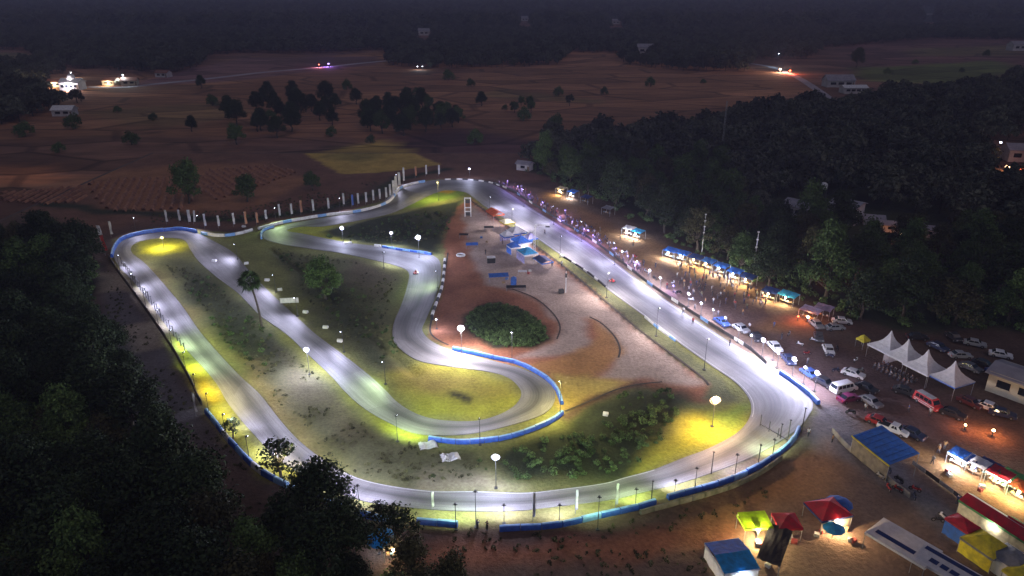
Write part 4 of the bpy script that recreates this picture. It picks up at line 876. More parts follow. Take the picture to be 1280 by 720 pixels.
for x in (-1, 1): b = MB(); b.box((x, 0, H/2), (.28, .28, H)); b.build('leg', white_p, t)
for z in (.3, .5, 1.): b = MB(); b.box((0, .02, H*z-.15), (1.7, .3, .28)); b.build('crossbeam', white_p, t)
for z in (.15, .8): b = MB(); b.box((0, .1, H*z), (1.5, .2, 1.2)); b.build('panel', dark_steel, t)
t = thing('camera_mast', 'slim white mast with a dark box at its foot in the paddock', 'mast', G(707, 366)); H = height_px(707, 366, 339)
b = MB(); b.tube((0, 0, 0), (0, 0, H), .12, .07, 8); b.build('pole', white_p, t)
b = MB(); b.box((0, 0, H*.8), (.5, .5, .9)); b.box((0, 0, H*.8+.5), (.7, .7, .12)); b.build('camera_box', dark_steel, t)
b = MB(); b.box((-1.1, 0, .45), (1.4, .9, .9), .2, 0, .9); b.box((-1.1, 0, .95), (1.1, .7, .15), .2); b.build('equipment_box', black_r, t)
# ------------------------------------------------------------------ people
skin = mat('skin', (.28, .16, .10), (.24, .13, .08), 3, .6); hair = mat('hair', (.02, .017, .015), None, 3, .6)
trous = mat('trousers', (.05, .055, .08), (.035, .035, .045), 2, .8); shirt = mat('shirt', (1, 1, 1), (.85, .85, .85), 2, .8, objcol=True)
def person_mesh(pose, seed):
    r = random.Random(seed); me = bpy.data.meshes.new('p'); a = .22
    sit = pose == 'sit'; hip = .48 if sit else .92
    V = {'pel': (0, 0, hip), 'bel': (0, 0, hip+.18), 'che': (0, .01, hip+.38), 'nek': (0, 0, hip+.56), 'hed': (0, .01, hip+.66), 'top': (0, 0, hip+.80)}
    rad = {'pel': (.155, .12), 'bel': (.135, .10), 'che': (.17, .11), 'nek': (.055, .055), 'hed': (.09, .10), 'top': (.065, .075)}
    E = [('pel', 'bel'), ('bel', 'che'), ('che', 'nek'), ('nek', 'hed'), ('hed', 'top')]
    for s, n in ((-1, 'l'), (1, 'r')):
        st = (.12 if pose == 'walk' else 0)*s
        if sit: pts = [('h', (.10*s, -.02, hip-.02), .09), ('k', (.13*s, -.44, hip), .065), ('a', (.13*s, -.46, .08), .045), ('t', (.14*s, -.62, .04), .04)]
        else: pts = [('h', (.09*s, 0, hip-.12), .09), ('k', (.10*s, st*.8-.03, .48), .062), ('a', (.10*s, st*1.6+.02, .08), .042), ('t', (.11*s, st*1.6-.15, .035), .04)]
        prev = 'pel'
        for k, c, q in pts: V[n+k] = c; rad[n+k] = (q, q); E.append((prev, n+k)); prev = n+k
        if pose == 'raise': arm = [('s', (.20*s, 0, hip+.47), .06), ('e', (.30*s, -.14, hip+.36), .045), ('w', (.14*s, -.30, hip+.55), .035), ('f', (.11*s, -.33, hip+.62), .035)]
        elif sit: arm = [('s', (.20*s, 0, hip+.47), .06), ('e', (.26*s, -.1, hip+.2), .045), ('w', (.17*s, -.30, hip+.12), .035), ('f', (.15*s, -.36, hip+.12), .035)]
        else: arm = [('s', (.20*s, 0, hip+.47), .06), ('e', (.26*s, .03+st, hip+.20), .045), ('w', (.25*s, -.06-st, hip-.04), .035), ('f', (.25*s, -.09-st, hip-.14), .035)]
        prev = 'che'
        for k, c, q in arm: V[n+k] = c; rad[n+k] = (q, q); E.append((prev, n+k)); prev = n+k
    keys = list(V); ix = {k: i for i, k in enumerate(keys)}
    me.from_pydata([V[k] for k in keys], [(ix[a_], ix[b_]) for a_, b_ in E], []); o = bpy.data.objects.new('p', me); SC.collection.objects.link(o)
    md = o.modifiers.new('s', 'SKIN'); sv = me.skin_vertices[0].data
    for k in keys: sv[ix[k]].radius = rad[k]
    sv[0].use_root = True
    bpy.context.view_layer.update(); out = bpy.data.meshes.new_from_object(o.evaluated_get(bpy.context.evaluated_depsgraph_get()))
    bpy.data.objects.remove(o); out.name = 'person'
    for m in (shirt, trous, skin, hair): out.materials.append(m)
    for p in out.polygons:
        c = p.center; z = c.z-hip; ax = abs(c.x)
        if z > .73 or (z > .63 and c.y > .03): mi = 3
        elif z > .53 and ax < .12: mi = 2
        elif ax > .21 and (z < .28 if pose not in ('raise',) else c.y < -.12): mi = 2
        elif sit and c.y < -.24 and z > .06: mi = 2
        elif z < .02: mi = 1
        else: mi = 0
        p.material_index = mi; p.use_smooth = True
    return out
PM = [person_mesh('stand', 1), person_mesh('walk', 2), person_mesh('raise', 3)]; PSIT = person_mesh('sit', 4)
SHIRTS = [((.03, .03, .035), 'black shirt'), ((.05, .07, .2), 'navy blue shirt'), ((.55, .55, .58), 'white shirt'), ((.35, .05, .04), 'red shirt'), ((.18, .18, .2), 'grey shirt'), ((.12, .13, .07), 'olive shirt'), ((.4, .22, .08), 'orange shirt')]
WT = [6, 4, 3, 1.5, 3, 1.5, 1]
def person(x, y, rz, where, group, label=None, si=None, me=None):
    si = si if si is not None else random.choices(range(7), WT)[0]
    o = link('person', me or random.choice(PM)); o.location = (x, y, 0); o.rotation_euler = (0, 0, rz); s = random.uniform(.92, 1.06); o.scale = (s, s, s); c = SHIRTS[si]
    o.color = (*c[0], 1); tag(o, label or ('person in a '+c[1]+' '+where), 'person', (group+' in a '+c[1]) if group and not label else None); return o
rr = random.Random(12)
fence = resample(cr(GP(fr), 8), .5)
for k in range(118):
    f = rr.random()**.9; i = int(f*(len(fence)*.66)); p = fence[i]; d = (fence[min(i+1, len(fence)-1)]-fence[i]).normalized() if i+1 < len(fence) else Vector((1, -1, 0)).normalized()
    nrm = Vector((-d.y, d.x, 0)); nrm = nrm if nrm.x > 0 else -nrm; q = p+nrm*(.7+rr.random()**1.5*4.0); person(q.x, q.y, math.atan2(-nrm.y, -nrm.x)+math.pi/2+rr.uniform(-.5, .5), 'behind the right fence '+nearest(q.x, q.y, [(640,236,'at its far end'),(690,266,'opposite the yellow tent'),(735,295,'opposite the gantry'),(790,335,'opposite the red kart'),(840,370,'near the big lamps')]), 'crowd behind the right fence')
for x, y in scatter([(845,322),(880,338),(925,352),(958,366),(960,384),(925,390),(880,380),(850,360)], 1.15, 33)[:92]:
    person(x, y, rr.uniform(0, 6.28), 'in the crowd '+nearest(x, y, [(850,335,'before the first lit stalls'),(880,345,'before the middle lit stalls'),(915,355,'before the brightest lit stall'),(945,372,'before the last lit stall'),(890,378,'away from the stalls')]), 'crowd at the blue stalls')
for x, y in scatter([(700,262),(780,300),(850,345),(890,385),(960,400),(1000,430),(1060,470),(1110,520),(1180,560),(1180,570),(1100,540),(1040,480),(980,440),(880,395),(780,330),(700,280)], 5.5, 34)[:28]:
    person(x, y, rr.uniform(0, 6.28), 'walking on the dirt '+nearest(x, y, [(720,270,'before the far stalls'),(790,310,'before the turquoise stall'),(860,365,'behind the big lamps'),(950,400,'behind the blue car'),(1010,440,'before the grey shelters'),(1080,480,'before the chair rows'),(1150,550,'behind the blue roofed stand')]), 'people on the open dirt')
ONE = [(854,392,'person standing on the track edge by the right straight, nearest the pole lamp'),(866,405,'person at the fence inside the right straight, just right of the other one'),(912,432,'lone person by the fence halfway along the lower right straight'),(702,333,'person standing on the verge beside the gantry'),(681,293,'person on the bright straight just behind the gantry'),(597,661,'person standing in the gap of the bottom barrier'),(609,663,'person crouching dark beside the gap of the bottom barrier'),
 (607,318,'person in the paddock beside the small white cart'),(628,305,'person in the paddock in front of the yellow tent'),(690,333,'person at the blue tent beside the gantry'),(1040,553,'person standing on the grey yard behind the right bend'),(1010,545,'person by the gate of the right bend'),(1173,565,'left person beside the lit food stall at the right'),(1180,562,'right person beside the lit food stall at the right'),(1165,580,'person walking up to the lit food stall'),(1217,592,'person in front of the small white food stall'),(1196,630,'person beside the white motorcycle on the yard'),(946,672,'person beside the lime green canopy'),(1057,650,'person beside the blue parasol'),(1162,520,'person in front of the red and white van'),(1135,515,'person between the white pickup and the red and white van')]
for i, (px, py, lb) in enumerate(ONE):
    g = G(px, py); person(g.x, g.y, rr.uniform(0, 6.28), '', None, lb)
# ------------------------------------------------------------------ vehicles
body_m = mat('car_body', (1, 1, 1), (.95, .95, .95), .5, .28, objcol=True)
lit_red = mat('tail_lamp', (.4, .02, .02), None, 2, .3); chrome = mat('hub_metal', (.4, .4, .42), None, 2, .3, 0, .8); hl = mat('headlamp_glass', (.6, .62, .65), None, 2, .1)
def wheel_mesh(r_, w_): b = MB(); b.tube((0, -w_/2, 0), (0, w_/2, 0), r_, None, 14, 0); b.tube((0, -w_/2-.01, 0), (0, w_/2+.01, 0), r_*.55, None, 8, 1); return b.mesh('wheel', [black_r, chrome])
def vehicle(kind):
    t = bpy.data.objects.new(kind, None); C.objects.link(t)
    if kind == 'parked_car': L, W, low, cab = 4.3, 1.75, [(-2.15, .3), (2.15, .3), (2.15, .62), (2.0, .82), (1.1, .92), (-1.6, .95), (-2.1, .85)], [(1.15, .90), (.45, 1.42), (-.9, 1.46), (-1.7, .93)]
    elif kind == 'minibus': L, W, low, cab = 5.2, 1.9, [(-2.6, .35), (2.6, .35), (2.6, .85), (2.45, 1.0), (1.9, 1.12), (-2.6, 1.12)], [(1.95, 1.10), (1.35, 1.95), (1.1, 2.05), (-2.45, 2.05), (-2.58, 1.10)]
    elif kind == 'pickup_truck': L, W, low, cab = 5.0, 1.85, [(-2.5, .45), (2.5, .45), (2.5, .85), (2.3, 1.0), (1.3, 1.08), (-2.5, 1.08)], [(1.35, 1.06), (.75, 1.68), (-.35, 1.72), (-.6, 1.06)]
    b = MB(); b.prism(low, W, 0); bo = b.build('body', body_m, t); b = MB(); n = len(cab); b.prism(cab, W*.92, 0, [1]+[.88]*(n-2)+[1]); b.build('cabin', body_m, t)
    f0, f1 = cab[0], cab[1]; k0, k1 = cab[-1], cab[-2]
    def pane(nm, p, q, wi): # sloped glass slightly proud of the cabin
        p, q = Vector((p[0], 0, p[1])), Vector((q[0], 0, q[1])); d = (q-p); nn = Vector((d.z, 0, -d.x)).normalized()*wi; a = p+d*.12+nn*.015; c = p+d*.88+nn*.015; h = W*.41
        b = MB(); b.add([(a.x, -h, a.z), (a.x, h, a.z), (c.x, h*.94, c.z), (c.x, -h*.94, c.z)], [(0, 1, 2, 3)]); b.build(nm, glass_m, t)
    pane('windscreen', f0, f1, 1); pane('rear_window', k0, k1, -1)
    zb = cab[0][1]+.07; zt = cab[1][1]-.08 if kind != 'minibus' else 1.85; xs = (k0[0]+.35, f0[0]-.45) if kind != 'pickup_truck' else (-.3, .8)
    for s in (-1, 1):
        nw = 4 if kind == 'minibus' else 2
        for i in range(nw):
            a = xs[0]+(xs[1]-xs[0])*i/nw+.04; c = xs[0]+(xs[1]-xs[0])*(i+1)/nw-.04; b = MB(); y0, y1 = s*(W*.46+.012), s*(W*.41+.012)
            b.add([(a, y0, zb), (c, y0, zb), (c-(.25 if i == nw-1 else 0), y1, zt), (a+(.2 if i == 0 else 0), y1, zt)], [(0, 1, 2, 3)]); b.build('side_window', glass_m, t)
        b = MB(); b.box((L/2+.01, s*W*.36, .68), (.05, .38, .17)); b.build('headlight', hl, t)
        b = MB(); b.box((-L/2-.01, s*W*.38, .78), (.05, .28, .18)); b.build('tail_light', lit_red, t)
    if kind == 'pickup_truck':
        b = MB(); b.box((-1.55, 0, 1.09), (1.7, 1.5, .05)); b.build('load_bed', black_r, t)
    wm = wheel_mesh(.33, .22)
    for x in (L*.31, -L*.3):
        for s in (-1, 1): o = link('wheel', wm, t); o.location = (x, s*(W/2-.08), .33)
    return t
VP = {}
def put_vehicle(kind, px, py, ang, col, label, group=None, cat='car', z=0):
    g = G(px, py)
    if kind not in VP: VP[kind] = vehicle(kind); o = VP[kind]
    else: o = dup(VP[kind])
    for c in o.children: c.color = (*col, 1)
    o.location = (g.x, g.y, z); o.rotation_euler = (0, 0, ang); return tag(o, label, cat, group)
def ang_px(x0, y0, x1, y1): d = G(x1, y1)-G(x0, y0); return math.atan2(d.y, d.x)
along = ang_px(900, 405, 985, 465)
W_, S_, B_, N_, R_, K_ = (.75, .75, .78), (.35, .36, .38), (.05, .10, .32), (.03, .04, .09), (.35, .03, .03), (.025, .025, .03)
put_vehicle('parked_car', 902, 405, along, B_, 'blue car, the farthest one parked along the right fence')
put_vehicle('parked_car', 926, 413, along+.1, S_, 'silver car with a lamp beside it, second from the far end along the fence')
put_vehicle('parked_car', 968, 436, along-.2, W_, 'pale car beside the brightest fence lamp')
put_vehicle('parked_car', 1012, 470, along, B_, 'car half lost in the glare behind the blue barrier')
put_vehicle('minibus', 1054, 489, ang_px(1040,492,1075,484), W_, 'white minibus parked behind the end of the right straight', cat='van')
put_vehicle('parked_car', 1060, 501, ang_px(1045,506,1078,498), (.18, .03, .09), 'dark red car parked in front of the white minibus')
put_vehicle('minibus', 1159, 507, ang_px(1145,498,1175,516), (.42, .04, .04), 'red and white striped van parked in front of the white tents', cat='van')
put_vehicle('pickup_truck', 1116, 540, ang_px(1100,533,1132,545), W_, 'white pickup truck behind the blue roofed stand', cat='pickup')
put_vehicle('parked_car', 1098, 530, ang_px(1085,526,1112,536), R_, 'red car beside the white pickup')
for px, py, c, lb in [(1043,412,S_,'silver car parked under the trees beside the grey shelter'),(1052,404,W_,'pale car behind the silver one under the trees'),(1146,424,K_,'dark car behind the leftmost white peaked tent'),(1200,447,S_,'silver car right of the last white peaked tent'),(1228,458,K_,'black car in the dark parking on the right'),(1250,446,W_,'white car highest in the dark parking on the right'),(1218,432,S_,'grey car under the trees behind the dark parking'),(1236,512,W_,'pale car by the bushes below the cream building'),(1252,520,N_,'navy car by the bushes below the cream building'),(968,436+6,N_,'')]:
    if lb: put_vehicle('parked_car', px, py, random.uniform(-.9, .2), c, lb)
for v in [o for o in C.objects if o.get('label', '').startswith('red and white striped van')]:
    for s_ in (-1, 1):
        for zz in (.55, .88): b = MB(); b.box((-.1, s_*.965, zz), (4.4, .02, .12)); b.build('stripe', white_p, v)
    b = MB(); b.box((-.6, 0, 2.06), (3.4, 1.3, .03)); b.build('roof_panel', white_p, v)
for i, (px, py, a_, c, lb) in enumerate([(1030,481,.2,K_,'black car between the glare lamp and the white minibus'),(985,452,-.3,N_,'navy car left of the second bright fence lamp'),(945,424,-.2,K_,'dark car left of the brightest fence lamp'),(1082,488,.3,K_,'dark car right of the white minibus'),(1023,424,-.6,(.10,.10,.11),'dark grey car before the orange lit shelter'),(1172,436,.1,N_,'navy car behind the third peaked tent'),(1192,424,-.3,K_,'black car under the trees above the peaked tents'),(1212,462,.2,(.12,.12,.13),'dark grey car right of the last peaked tent'),(1244,470,-.2,B_,'blue car beside the cream building'),(1190,520,.4,K_,'black car right of the striped van'),(1212,506,.2,(.1,.03,.03),'maroon car between the striped van and the cream building'),(1066,470,.5,W_,'white car left of the chair rows'),(1088,505,.1,(.2,.2,.22),'grey car right of the dark red one'),(1130,492,.6,K_,'black car below the chair rows'),(1035,440,-.5,W_,'white car on the dirt below the grey shelters'),(1020,408,-.2,S_,'silver car before the grey shelters'),(1140,545,.3,N_,'navy car right of the white pickup')]):
    put_vehicle('parked_car', px, py, along+a_, c, lb)
# karts on the circuit
def kart(px, py, ang, col, label):
    g = G(px, py); t = thing('racing_kart', label, 'kart', (g.x, g.y, .03), ang)
    b = MB(); b.box((0, 0, .12), (1.6, .55, .08)); b.box((.85, 0, .2), (.4, 1.1, .2)); b.build('frame', dark_steel, t)
    b = MB(); b.box((0, .5, .25), (.9, .28, .28), 0, 0, .8); b.box((0, -.5, .25), (.9, .28, .28), 0, 0, .8); b.box((.75, 0, .35), (.5, .5, .3), 0, 0, .5); o = b.build('fairing', body_m, t); o.color = (*col, 1)
    b = MB(); b.box((-.35, 0, .35), (.5, .45, .5), 0, 0, .8); b.build('seat', black_r, t)
    wm = wheel_mesh(.16, .2)
    for x in (.6, -.65):
        for s in (-1, 1): o = link('wheel', wm, t); o.location = (x, s*.6, .17)
    d = person(g.x, g.y, ang+math.pi/2, '', None, 'driver in red sitting in '+label.split(',')[0], 3, PSIT); d.location.z = -.12; d['label'] = 'driver in red seated in the '+('kart on the right straight' if px > 600 else 'kart on the inner straight')
kart(765, 352, ang_px(765,352,800,380), (.6, .03, .03), 'red racing kart, passing the middle of the right straight')
kart(520, 342, ang_px(520,342,508,375), (.6, .03, .05), 'red racing kart, turning into the inner straight')
# motorcycles
def motorcycle():
    t = bpy.data.objects.new('motorcycle', None); C.objects.link(t)
    wm = wheel_mesh(.29, .1)
    for x in (.6, -.6): o = link('wheel', wm, t); o.location = (x, 0, .29)
    b = MB(); b.box((0, 0, .5), (.8, .22, .25)); b.box((.35, 0, .65), (.25, .34, .5), 0, 0, .7); b.box((-.55, 0, .62), (.5, .22, .18)); o = b.build('body', body_m, t)
    b = MB(); b.box((-.22, 0, .78), (.7, .25, .1)); b.build('seat', black_r, t)
    b = MB(); b.tube((.6, 0, .29), (.42, 0, .95), .04); b.tube((.42, -.33, 1.0), (.42, .33, 1.0), .03); b.build('handlebar', dark_steel, t)
    return t
mp_ = motorcycle(); first = True
ML = [(x, y) for x, y in scatter([(1095,592),(1112,585),(1140,605),(1150,625),(1120,622),(1100,606)], 1.7, 41)][:12]
for x, y in ML:
    o = mp_ if first else dup(mp_); first = False; c = random.choice([K_, N_, R_, S_]); o.location = (x, y, 0); o.rotation_euler = (0, 0, random.uniform(0, 3)); tag(o, 'motorcycle parked in the dark cluster on the grey yard below the blue roofed stand', 'motorcycle', 'motorcycles on the grey yard')
    for ch in o.children: ch.color = (*c, 1)
for k, (x, y) in enumerate(scatter([(690,262),(720,274),(770,305),(800,325),(850,360),(880,378),(862,380),(820,352),(770,322),(700,278)], 3.0, 45)[:26]+scatter([(985,415),(1060,440),(1080,465),(1040,468),(990,440)], 4.0, 46)[:14]):
    c = random.choice([K_, N_, R_, S_, W_]); o = dup(mp_, (x, y, 0), random.uniform(0, 3)); cn = {K_: 'black', N_: 'navy', R_: 'red', S_: 'silver', W_: 'white'}[c]
    tag(o, cn+' motorcycle parked '+nearest(x, y, [(710,275,'behind the far crowd'),(760,305,'before the turquoise stall'),(820,350,'behind the first big lamps'),(865,375,'behind the pole lamp'),(1000,430,'before the orange lit shelter'),(1050,455,'on the dirt left of the chair rows')]), 'motorcycle', cn+' motorcycles on the right strip')
    for ch in o.children: ch.color = (*c, 1)
for px, py, c, lb in [(1178,648,W_,'white motorcycle alone beside the long white canopies'),(1172,652,K_,'black motorcycle beside the white one'),(1110,612,R_,'red motorcycle in front of the dark cluster'),(1063,517,K_,'motorcycle in front of the dark red car')]:
    g = G(px, py); o = dup(mp_, (g.x, g.y, 0), random.uniform(0, 3), lb, None)
    if 'group' in o: del o['group']
    for ch in o.children: ch.color = (*c, 1)
# ------------------------------------------------------------------ tents and stalls
def cm(name, c, c2=None): return mat(name, c, tuple(x*.62+.02 for x in c), 1.4, .7, .5)
T = dict(white=mat('tent_white', (.80, .80, .84), (.68, .68, .72), 1.4, .7, .4), blue=cm('tarp_blue', (.04, .16, .60), (.03, .11, .45)), lblue=cm('tarp_light_blue', (.05, .42, .80), (.04, .33, .68)), lime=cm('tent_lime', (.45, .75, .02), (.38, .66, .02)),
  red=cm('tent_red', (.55, .02, .05), (.42, .015, .04)), yellow=cm('tent_yellow', (.78, .68, .04), (.65, .55, .03)), orange=cm('tent_orange', (.75, .14, .05), (.6, .1, .04)), grey=cm('tent_grey', (.28, .29, .34), (.2, .2, .25)), dark=cm('tarp_dark', (.02, .02, .028), (.03, .03, .035)), cream=cm('tent_cream', (.62, .58, .42), (.5, .46, .33)), navy=cm('tarp_navy', (.02, .05, .22), (.015, .035, .16)), green=cm('tent_green', (.08, .32, .12), (.06, .25, .1)), mauve=cm('tent_mauve', (.42, .38, .62), (.36, .33, .55)))
for m_ in T.values():
    n = m_.node_tree; p = n.nodes['Principled BSDF']; tl = n.nodes.new('ShaderNodeBsdfTranslucent'); ms = n.nodes.new('ShaderNodeMixShader'); ms.inputs[0].default_value = .35
    n.links.new(p.inputs['Base Color'].links[0].from_socket, tl.inputs[0]); n.links.new(p.outputs[0], ms.inputs[1]); n.links.new(tl.outputs[0], ms.inputs[2]); n.links.new(ms.outputs[0], n.nodes['Material Output'].inputs[0])
def canopy(name, label, px, py, rz, w, d, h, roof, peak=1.0, style='pyramid', skirt=None, walls=(), group=None, lamp=None, table=None, cat='tent', roof2=None, sag=0, z=0):
    """px, py: ground centre; rz rotation; w x d plan; h eaves height"""
    g = G(px, py); t = thing(name, label, cat, (g.x, g.y, z), rz, group); X, Y = w/2, d/2; b = MB()
    if style == 'pyramid':
        N = 6; prof = [(1, h), (.72, h+peak*.30), (.45, h+peak*.62), (.2, h+peak*.86), (.03, h+peak)]
    elif style == 'pagoda': prof = [(1.04, h-.05), (.8, h+peak*.10), (.55, h+peak*.24), (.33, h+peak*.42), (.16, h+peak*.66), (.06, h+peak*.88), (.02, h+peak)]
    if style in ('pyramid', 'pagoda'):
        vs = []
        for f, zz in prof:
            q = [(-X*f, -Y*f), (0, -Y*f), (X*f, -Y*f), (X*f, 0), (X*f, Y*f), (0, Y*f), (-X*f, Y*f), (-X*f, 0)]
            for i, (a, c) in enumerate(q): vs.append((a, c, zz-(.10*f*(i % 2) if f > .5 else 0)))
        fs = [(j*8+k, j*8+(k+1) % 8, (j+1)*8+(k+1) % 8, (j+1)*8+k) for j in range(len(prof)-1) for k in range(8)]+[tuple((len(prof)-1)*8+k for k in range(8))]
        b.add(vs, fs); 
    elif style == 'gable':
        th = .06
        for s in (-1, 1):
            b.add([(-X, s*Y, h), (X, s*Y, h), (X, 0, h+peak), (-X, 0, h+peak), (-X, s*Y, h-th), (X, s*Y, h-th), (X, 0, h+peak-th), (-X, 0, h+peak-th)], [(0, 1, 2, 3), (7, 6, 5, 4), (0, 4, 5, 1), (1, 5, 6, 2), (3, 7, 4, 0)], 0 if s < 0 or not roof2 else 1)
    elif style == 'shed':
        N = 8; vs = []
        for i in range(N+1):
            for j in range(N+1):
                fx_, fy_ = i/N, j/N; vs.append(((fx_-.5)*w, (fy_-.5)*d, h+peak*fy_-sag*16*fx_*(1-fx_)*fy_*(1-fy_)*.6+(.05*math.sin(i*2.1+j) if sag else 0)))
        b.add(vs, [(i*(N+1)+j, (i+1)*(N+1)+j, (i+1)*(N+1)+j+1, i*(N+1)+j+1) for i in range(N) for j in range(N)])
    b.build('roof', [roof]+([roof2] if roof2 else []), t)
    for a, c in ((-1, -1), (1, -1), (1, 1), (-1, 1)):
        l = MB(); hz = h+(peak if style == 'shed' and c > 0 else 0)-.04; l.tube((a*(X-.08), c*(Y-.08), -.1), (a*(X-.08), c*(Y-.08), hz), .045, None, 5); l.build('leg', steel, t)
    if skirt:
        for nm, p, q in (('valance', (-X, -Y), (X, -Y)), ('valance', (X, -Y), (X, Y)), ('valance', (X, Y), (-X, Y)), ('valance', (-X, Y), (-X, -Y))):
            s = MB(); e = 1.012; p = (p[0]*e, p[1]*e); q = (q[0]*e, q[1]*e); s.add([(*p, h-.35), (*q, h-.35), (*q, h+.0), (*p, h+.0)], [(0, 1, 2, 3)]); s.build(nm, skirt, t)
    for side, m in walls:
        p, q = {'f': ((-X, -Y), (X, -Y)), 'r': ((X, -Y), (X, Y)), 'b': ((X, Y), (-X, Y)), 'l': ((-X, Y), (-X, -Y))}[side]; s = MB(); e = .97; p = (p[0]*e, p[1]*e); q = (q[0]*e, q[1]*e)
        N = 6; vs = []
        for i in range(N+1):
            x = p[0]+(q[0]-p[0])*i/N; y = p[1]+(q[1]-p[1])*i/N; o_ = .05*math.sin(i*2.3); vs += [(x+o_*(side in 'lr'), y+o_*(side in 'fb'), .05), (x, y, h-.05)]
        s.add(vs, [(2*i, 2*i+2, 2*i+3, 2*i+1) for i in range(N)]); s.build('side_wall', m, t)
    if table:
        s = MB(); s.box((0, -Y*.5, .8), (w*.8, .7, .06)); [s.tube((a*w*.36, -Y*.5, 0), (a*w*.36, -Y*.5, .78), .04, None, 4) for a in (-1, 1)]; tb = s.build('counter', table, t)
        rr_ = random.Random(int(px)); GM = [cm('goods_tan', (.5, .3, .12)), cm('goods_blue', (.15, .3, .4)), cm('goods_pale', (.6, .58, .5))]
        for k in range(4): s = MB(); s.box((-w*.3+w*.2*k, -Y*.5+rr_.uniform(-.15, .15), .94), (rr_.uniform(.25, .45), .3, rr_.uniform(.18, .34)), rr_.random()*.5, 0, .85); s.build('goods', GM[(k+int(px)) % 3], tb)
    if lamp:
        col, pw, lens = lamp; s = MB(); s.ball((0, -Y*.9, h-.4), .24); s.tube((0, -Y*.9, h-.2), (0, -Y*.9, h), .02); s.build('bulb', lens, t); light(t, (0, -Y*.9-.4, h-.75), pw, col, .15)
    return t
# four white peaked tents
row = ang_px(1108, 452, 1186, 492)
for px, py, lb in [(1107,452,'leftmost white peaked tent, beside the yellow canopy'),(1128,463,'second white peaked tent from the left'),(1152,477,'third white peaked tent from the left, beside the blue skirted one'),(1185,492,'rightmost white peaked tent with a blue skirt')]:
    canopy('peaked_tent', lb, px, py-3, row, 5.5, 5.5, 2.9, T['white'], 3.6, 'pagoda', T['blue'] if px > 1180 else T['white'], [('l', T['white'])] if px == 1128 else [])
chair_m = mat('chair_plastic', (.06, .06, .07), None, 2, .5); ch = MB(); ch.box((0, 0, .42), (.42, .42, .05)); ch.box((0, .2, .68), (.42, .05, .5), rx=.1)
for a in (-1, 1):
    for c in (-1, 1): ch.tube((a*.18, c*.18, 0), (a*.18, c*.18, .42), .02, None, 4)
chm = ch.mesh('chair', chair_m); cx_ = Vector((math.cos(row), math.sin(row), 0)); cy_ = Vector((-cx_.y, cx_.x, 0)); o0 = G(1113, 468)
for i in range(9):
    for j in range(3):
        p = o0+cx_*(i*.95-3.2)+cy_*(j*1.15-.6); o = link('chair', chm); o.location = p; o.rotation_euler = (0, 0, row+math.pi); tag(o, 'dark chair in the rows in front of the white peaked tents', 'chair', 'chairs in rows before the white tents')
        if (i*3+j) % 3 != 1:
            q = person(p.x, p.y, row+.0, 'seated in the chair rows before the white tents', 'people seated before the white tents', None, None, PSIT)
canopy('yellow_canopy', 'small bright yellow canopy left of the white peaked tents', 1077, 434, row, 2.0, 2.0, 2.0, T['yellow'], 1.0, 'pyramid', T['yellow'])
# blue roofed stand
t = canopy('grandstand_roof', 'big blue roofed stand with yellow eaves behind the right bend', 1101, 580, ang_px(1085,560,1120,588), 8.2, 5.4, 3.2, T['blue'], 1.1, 'shed', None, [('f', mat('stand_wall', (.22, .2, .15), (.12, .11, .09), 1))], cat='stand')
b = MB(); b.box((0, -2.78, 3.08), (8.4, .12, .22)); b.build('eave_board', T['yellow'], t); b = MB(); b.box((-4.15, 0, 3.55), (.1, 5.5, .2), 0, 0, 1, .2); b.build('eave_board', T['yellow'], t)
for i in range(7): b = MB(); b.box((-3.6+i*1.2, 0, 3.82), (.06, 5.35, .06), 0, 0, 1, .2); b.build('roof_rib', T['blue'], t)
# lower right camp
canopy('blue_canopy', 'bright blue canopy with a pale middle band and white rim at the bottom', 912, 712, .2, 4.9, 5.6, 2.4, T['lblue'], .5, 'gable', T['white'], [('f', T['white']), ('l', T['white'])], lamp=((.5, .75, 1), 450, L_WHITE), roof2=T['blue'])
canopy('lime_canopy', 'lime green canopy beside the red one', 941, 668, .1, 4.0, 3.0, 2.4, T['lime'], .35, 'shed', T['lime'], lamp=((1, .8, .4), 2200, L_YEL))
canopy('red_canopy', 'small plain red canopy right of the lime green one', 981, 667, 0, 3.3, 3.2, 2.3, T['red'], 1.0, 'pyramid', T['red'])
canopy('red_canopy', 'red peaked canopy with yellow and white side walls', 1032, 652, .25, 5.0, 4.2, 2.3, T['red'], 1.3, 'pyramid', T['navy'], [('f', T['cream']), ('r', T['white'])], lamp=((1, .66, .35), 2600, L_WARM))
canopy('dark_tarp_shelter', 'long black tarpaulin shelter in front of the lime green canopy', 966, 696, -.55, 3.0, 7.5, 2.0, T['dark'], .3, 'shed', None, sag=.4)
canopy('white_canopy', 'first long white canopy with a dark blue stripe, at the bottom right', 1124, 697, ang_px(1105,680,1152,708), 8.0, 4.6, 2.6, T['white'], .25, 'shed', T['white'])
wc1 = [o for o in C.objects if o.get('label', '').startswith('first long white')][0]
canopy('white_canopy', 'second long white canopy with blue marks, nearer the bottom right corner', 1180, 730, ang_px(1105,680,1152,708), 7.4, 3.6, 2.6, T['white'], .25, 'shed', T['white'])
wc2 = [o for o in C.objects if o.get('label', '').startswith('second long white')][0]
for rt, pieces in ((wc1, [(-.6, -.9, 5.2, .75)]), (wc2, [(0, 1.2, 7.0, .7), (-1.6, -.5, 1.0, .8), (-.3, -.5, .9, .8), (.9, -.5, 1.0, .8)])):
    for x, y, l_, w_ in pieces: b = MB(); b.box((x, y, 2.78+y*.055), (l_, w_, .03), 0, 0, 1, .05); b.build('blue_mark', T['navy'], rt)
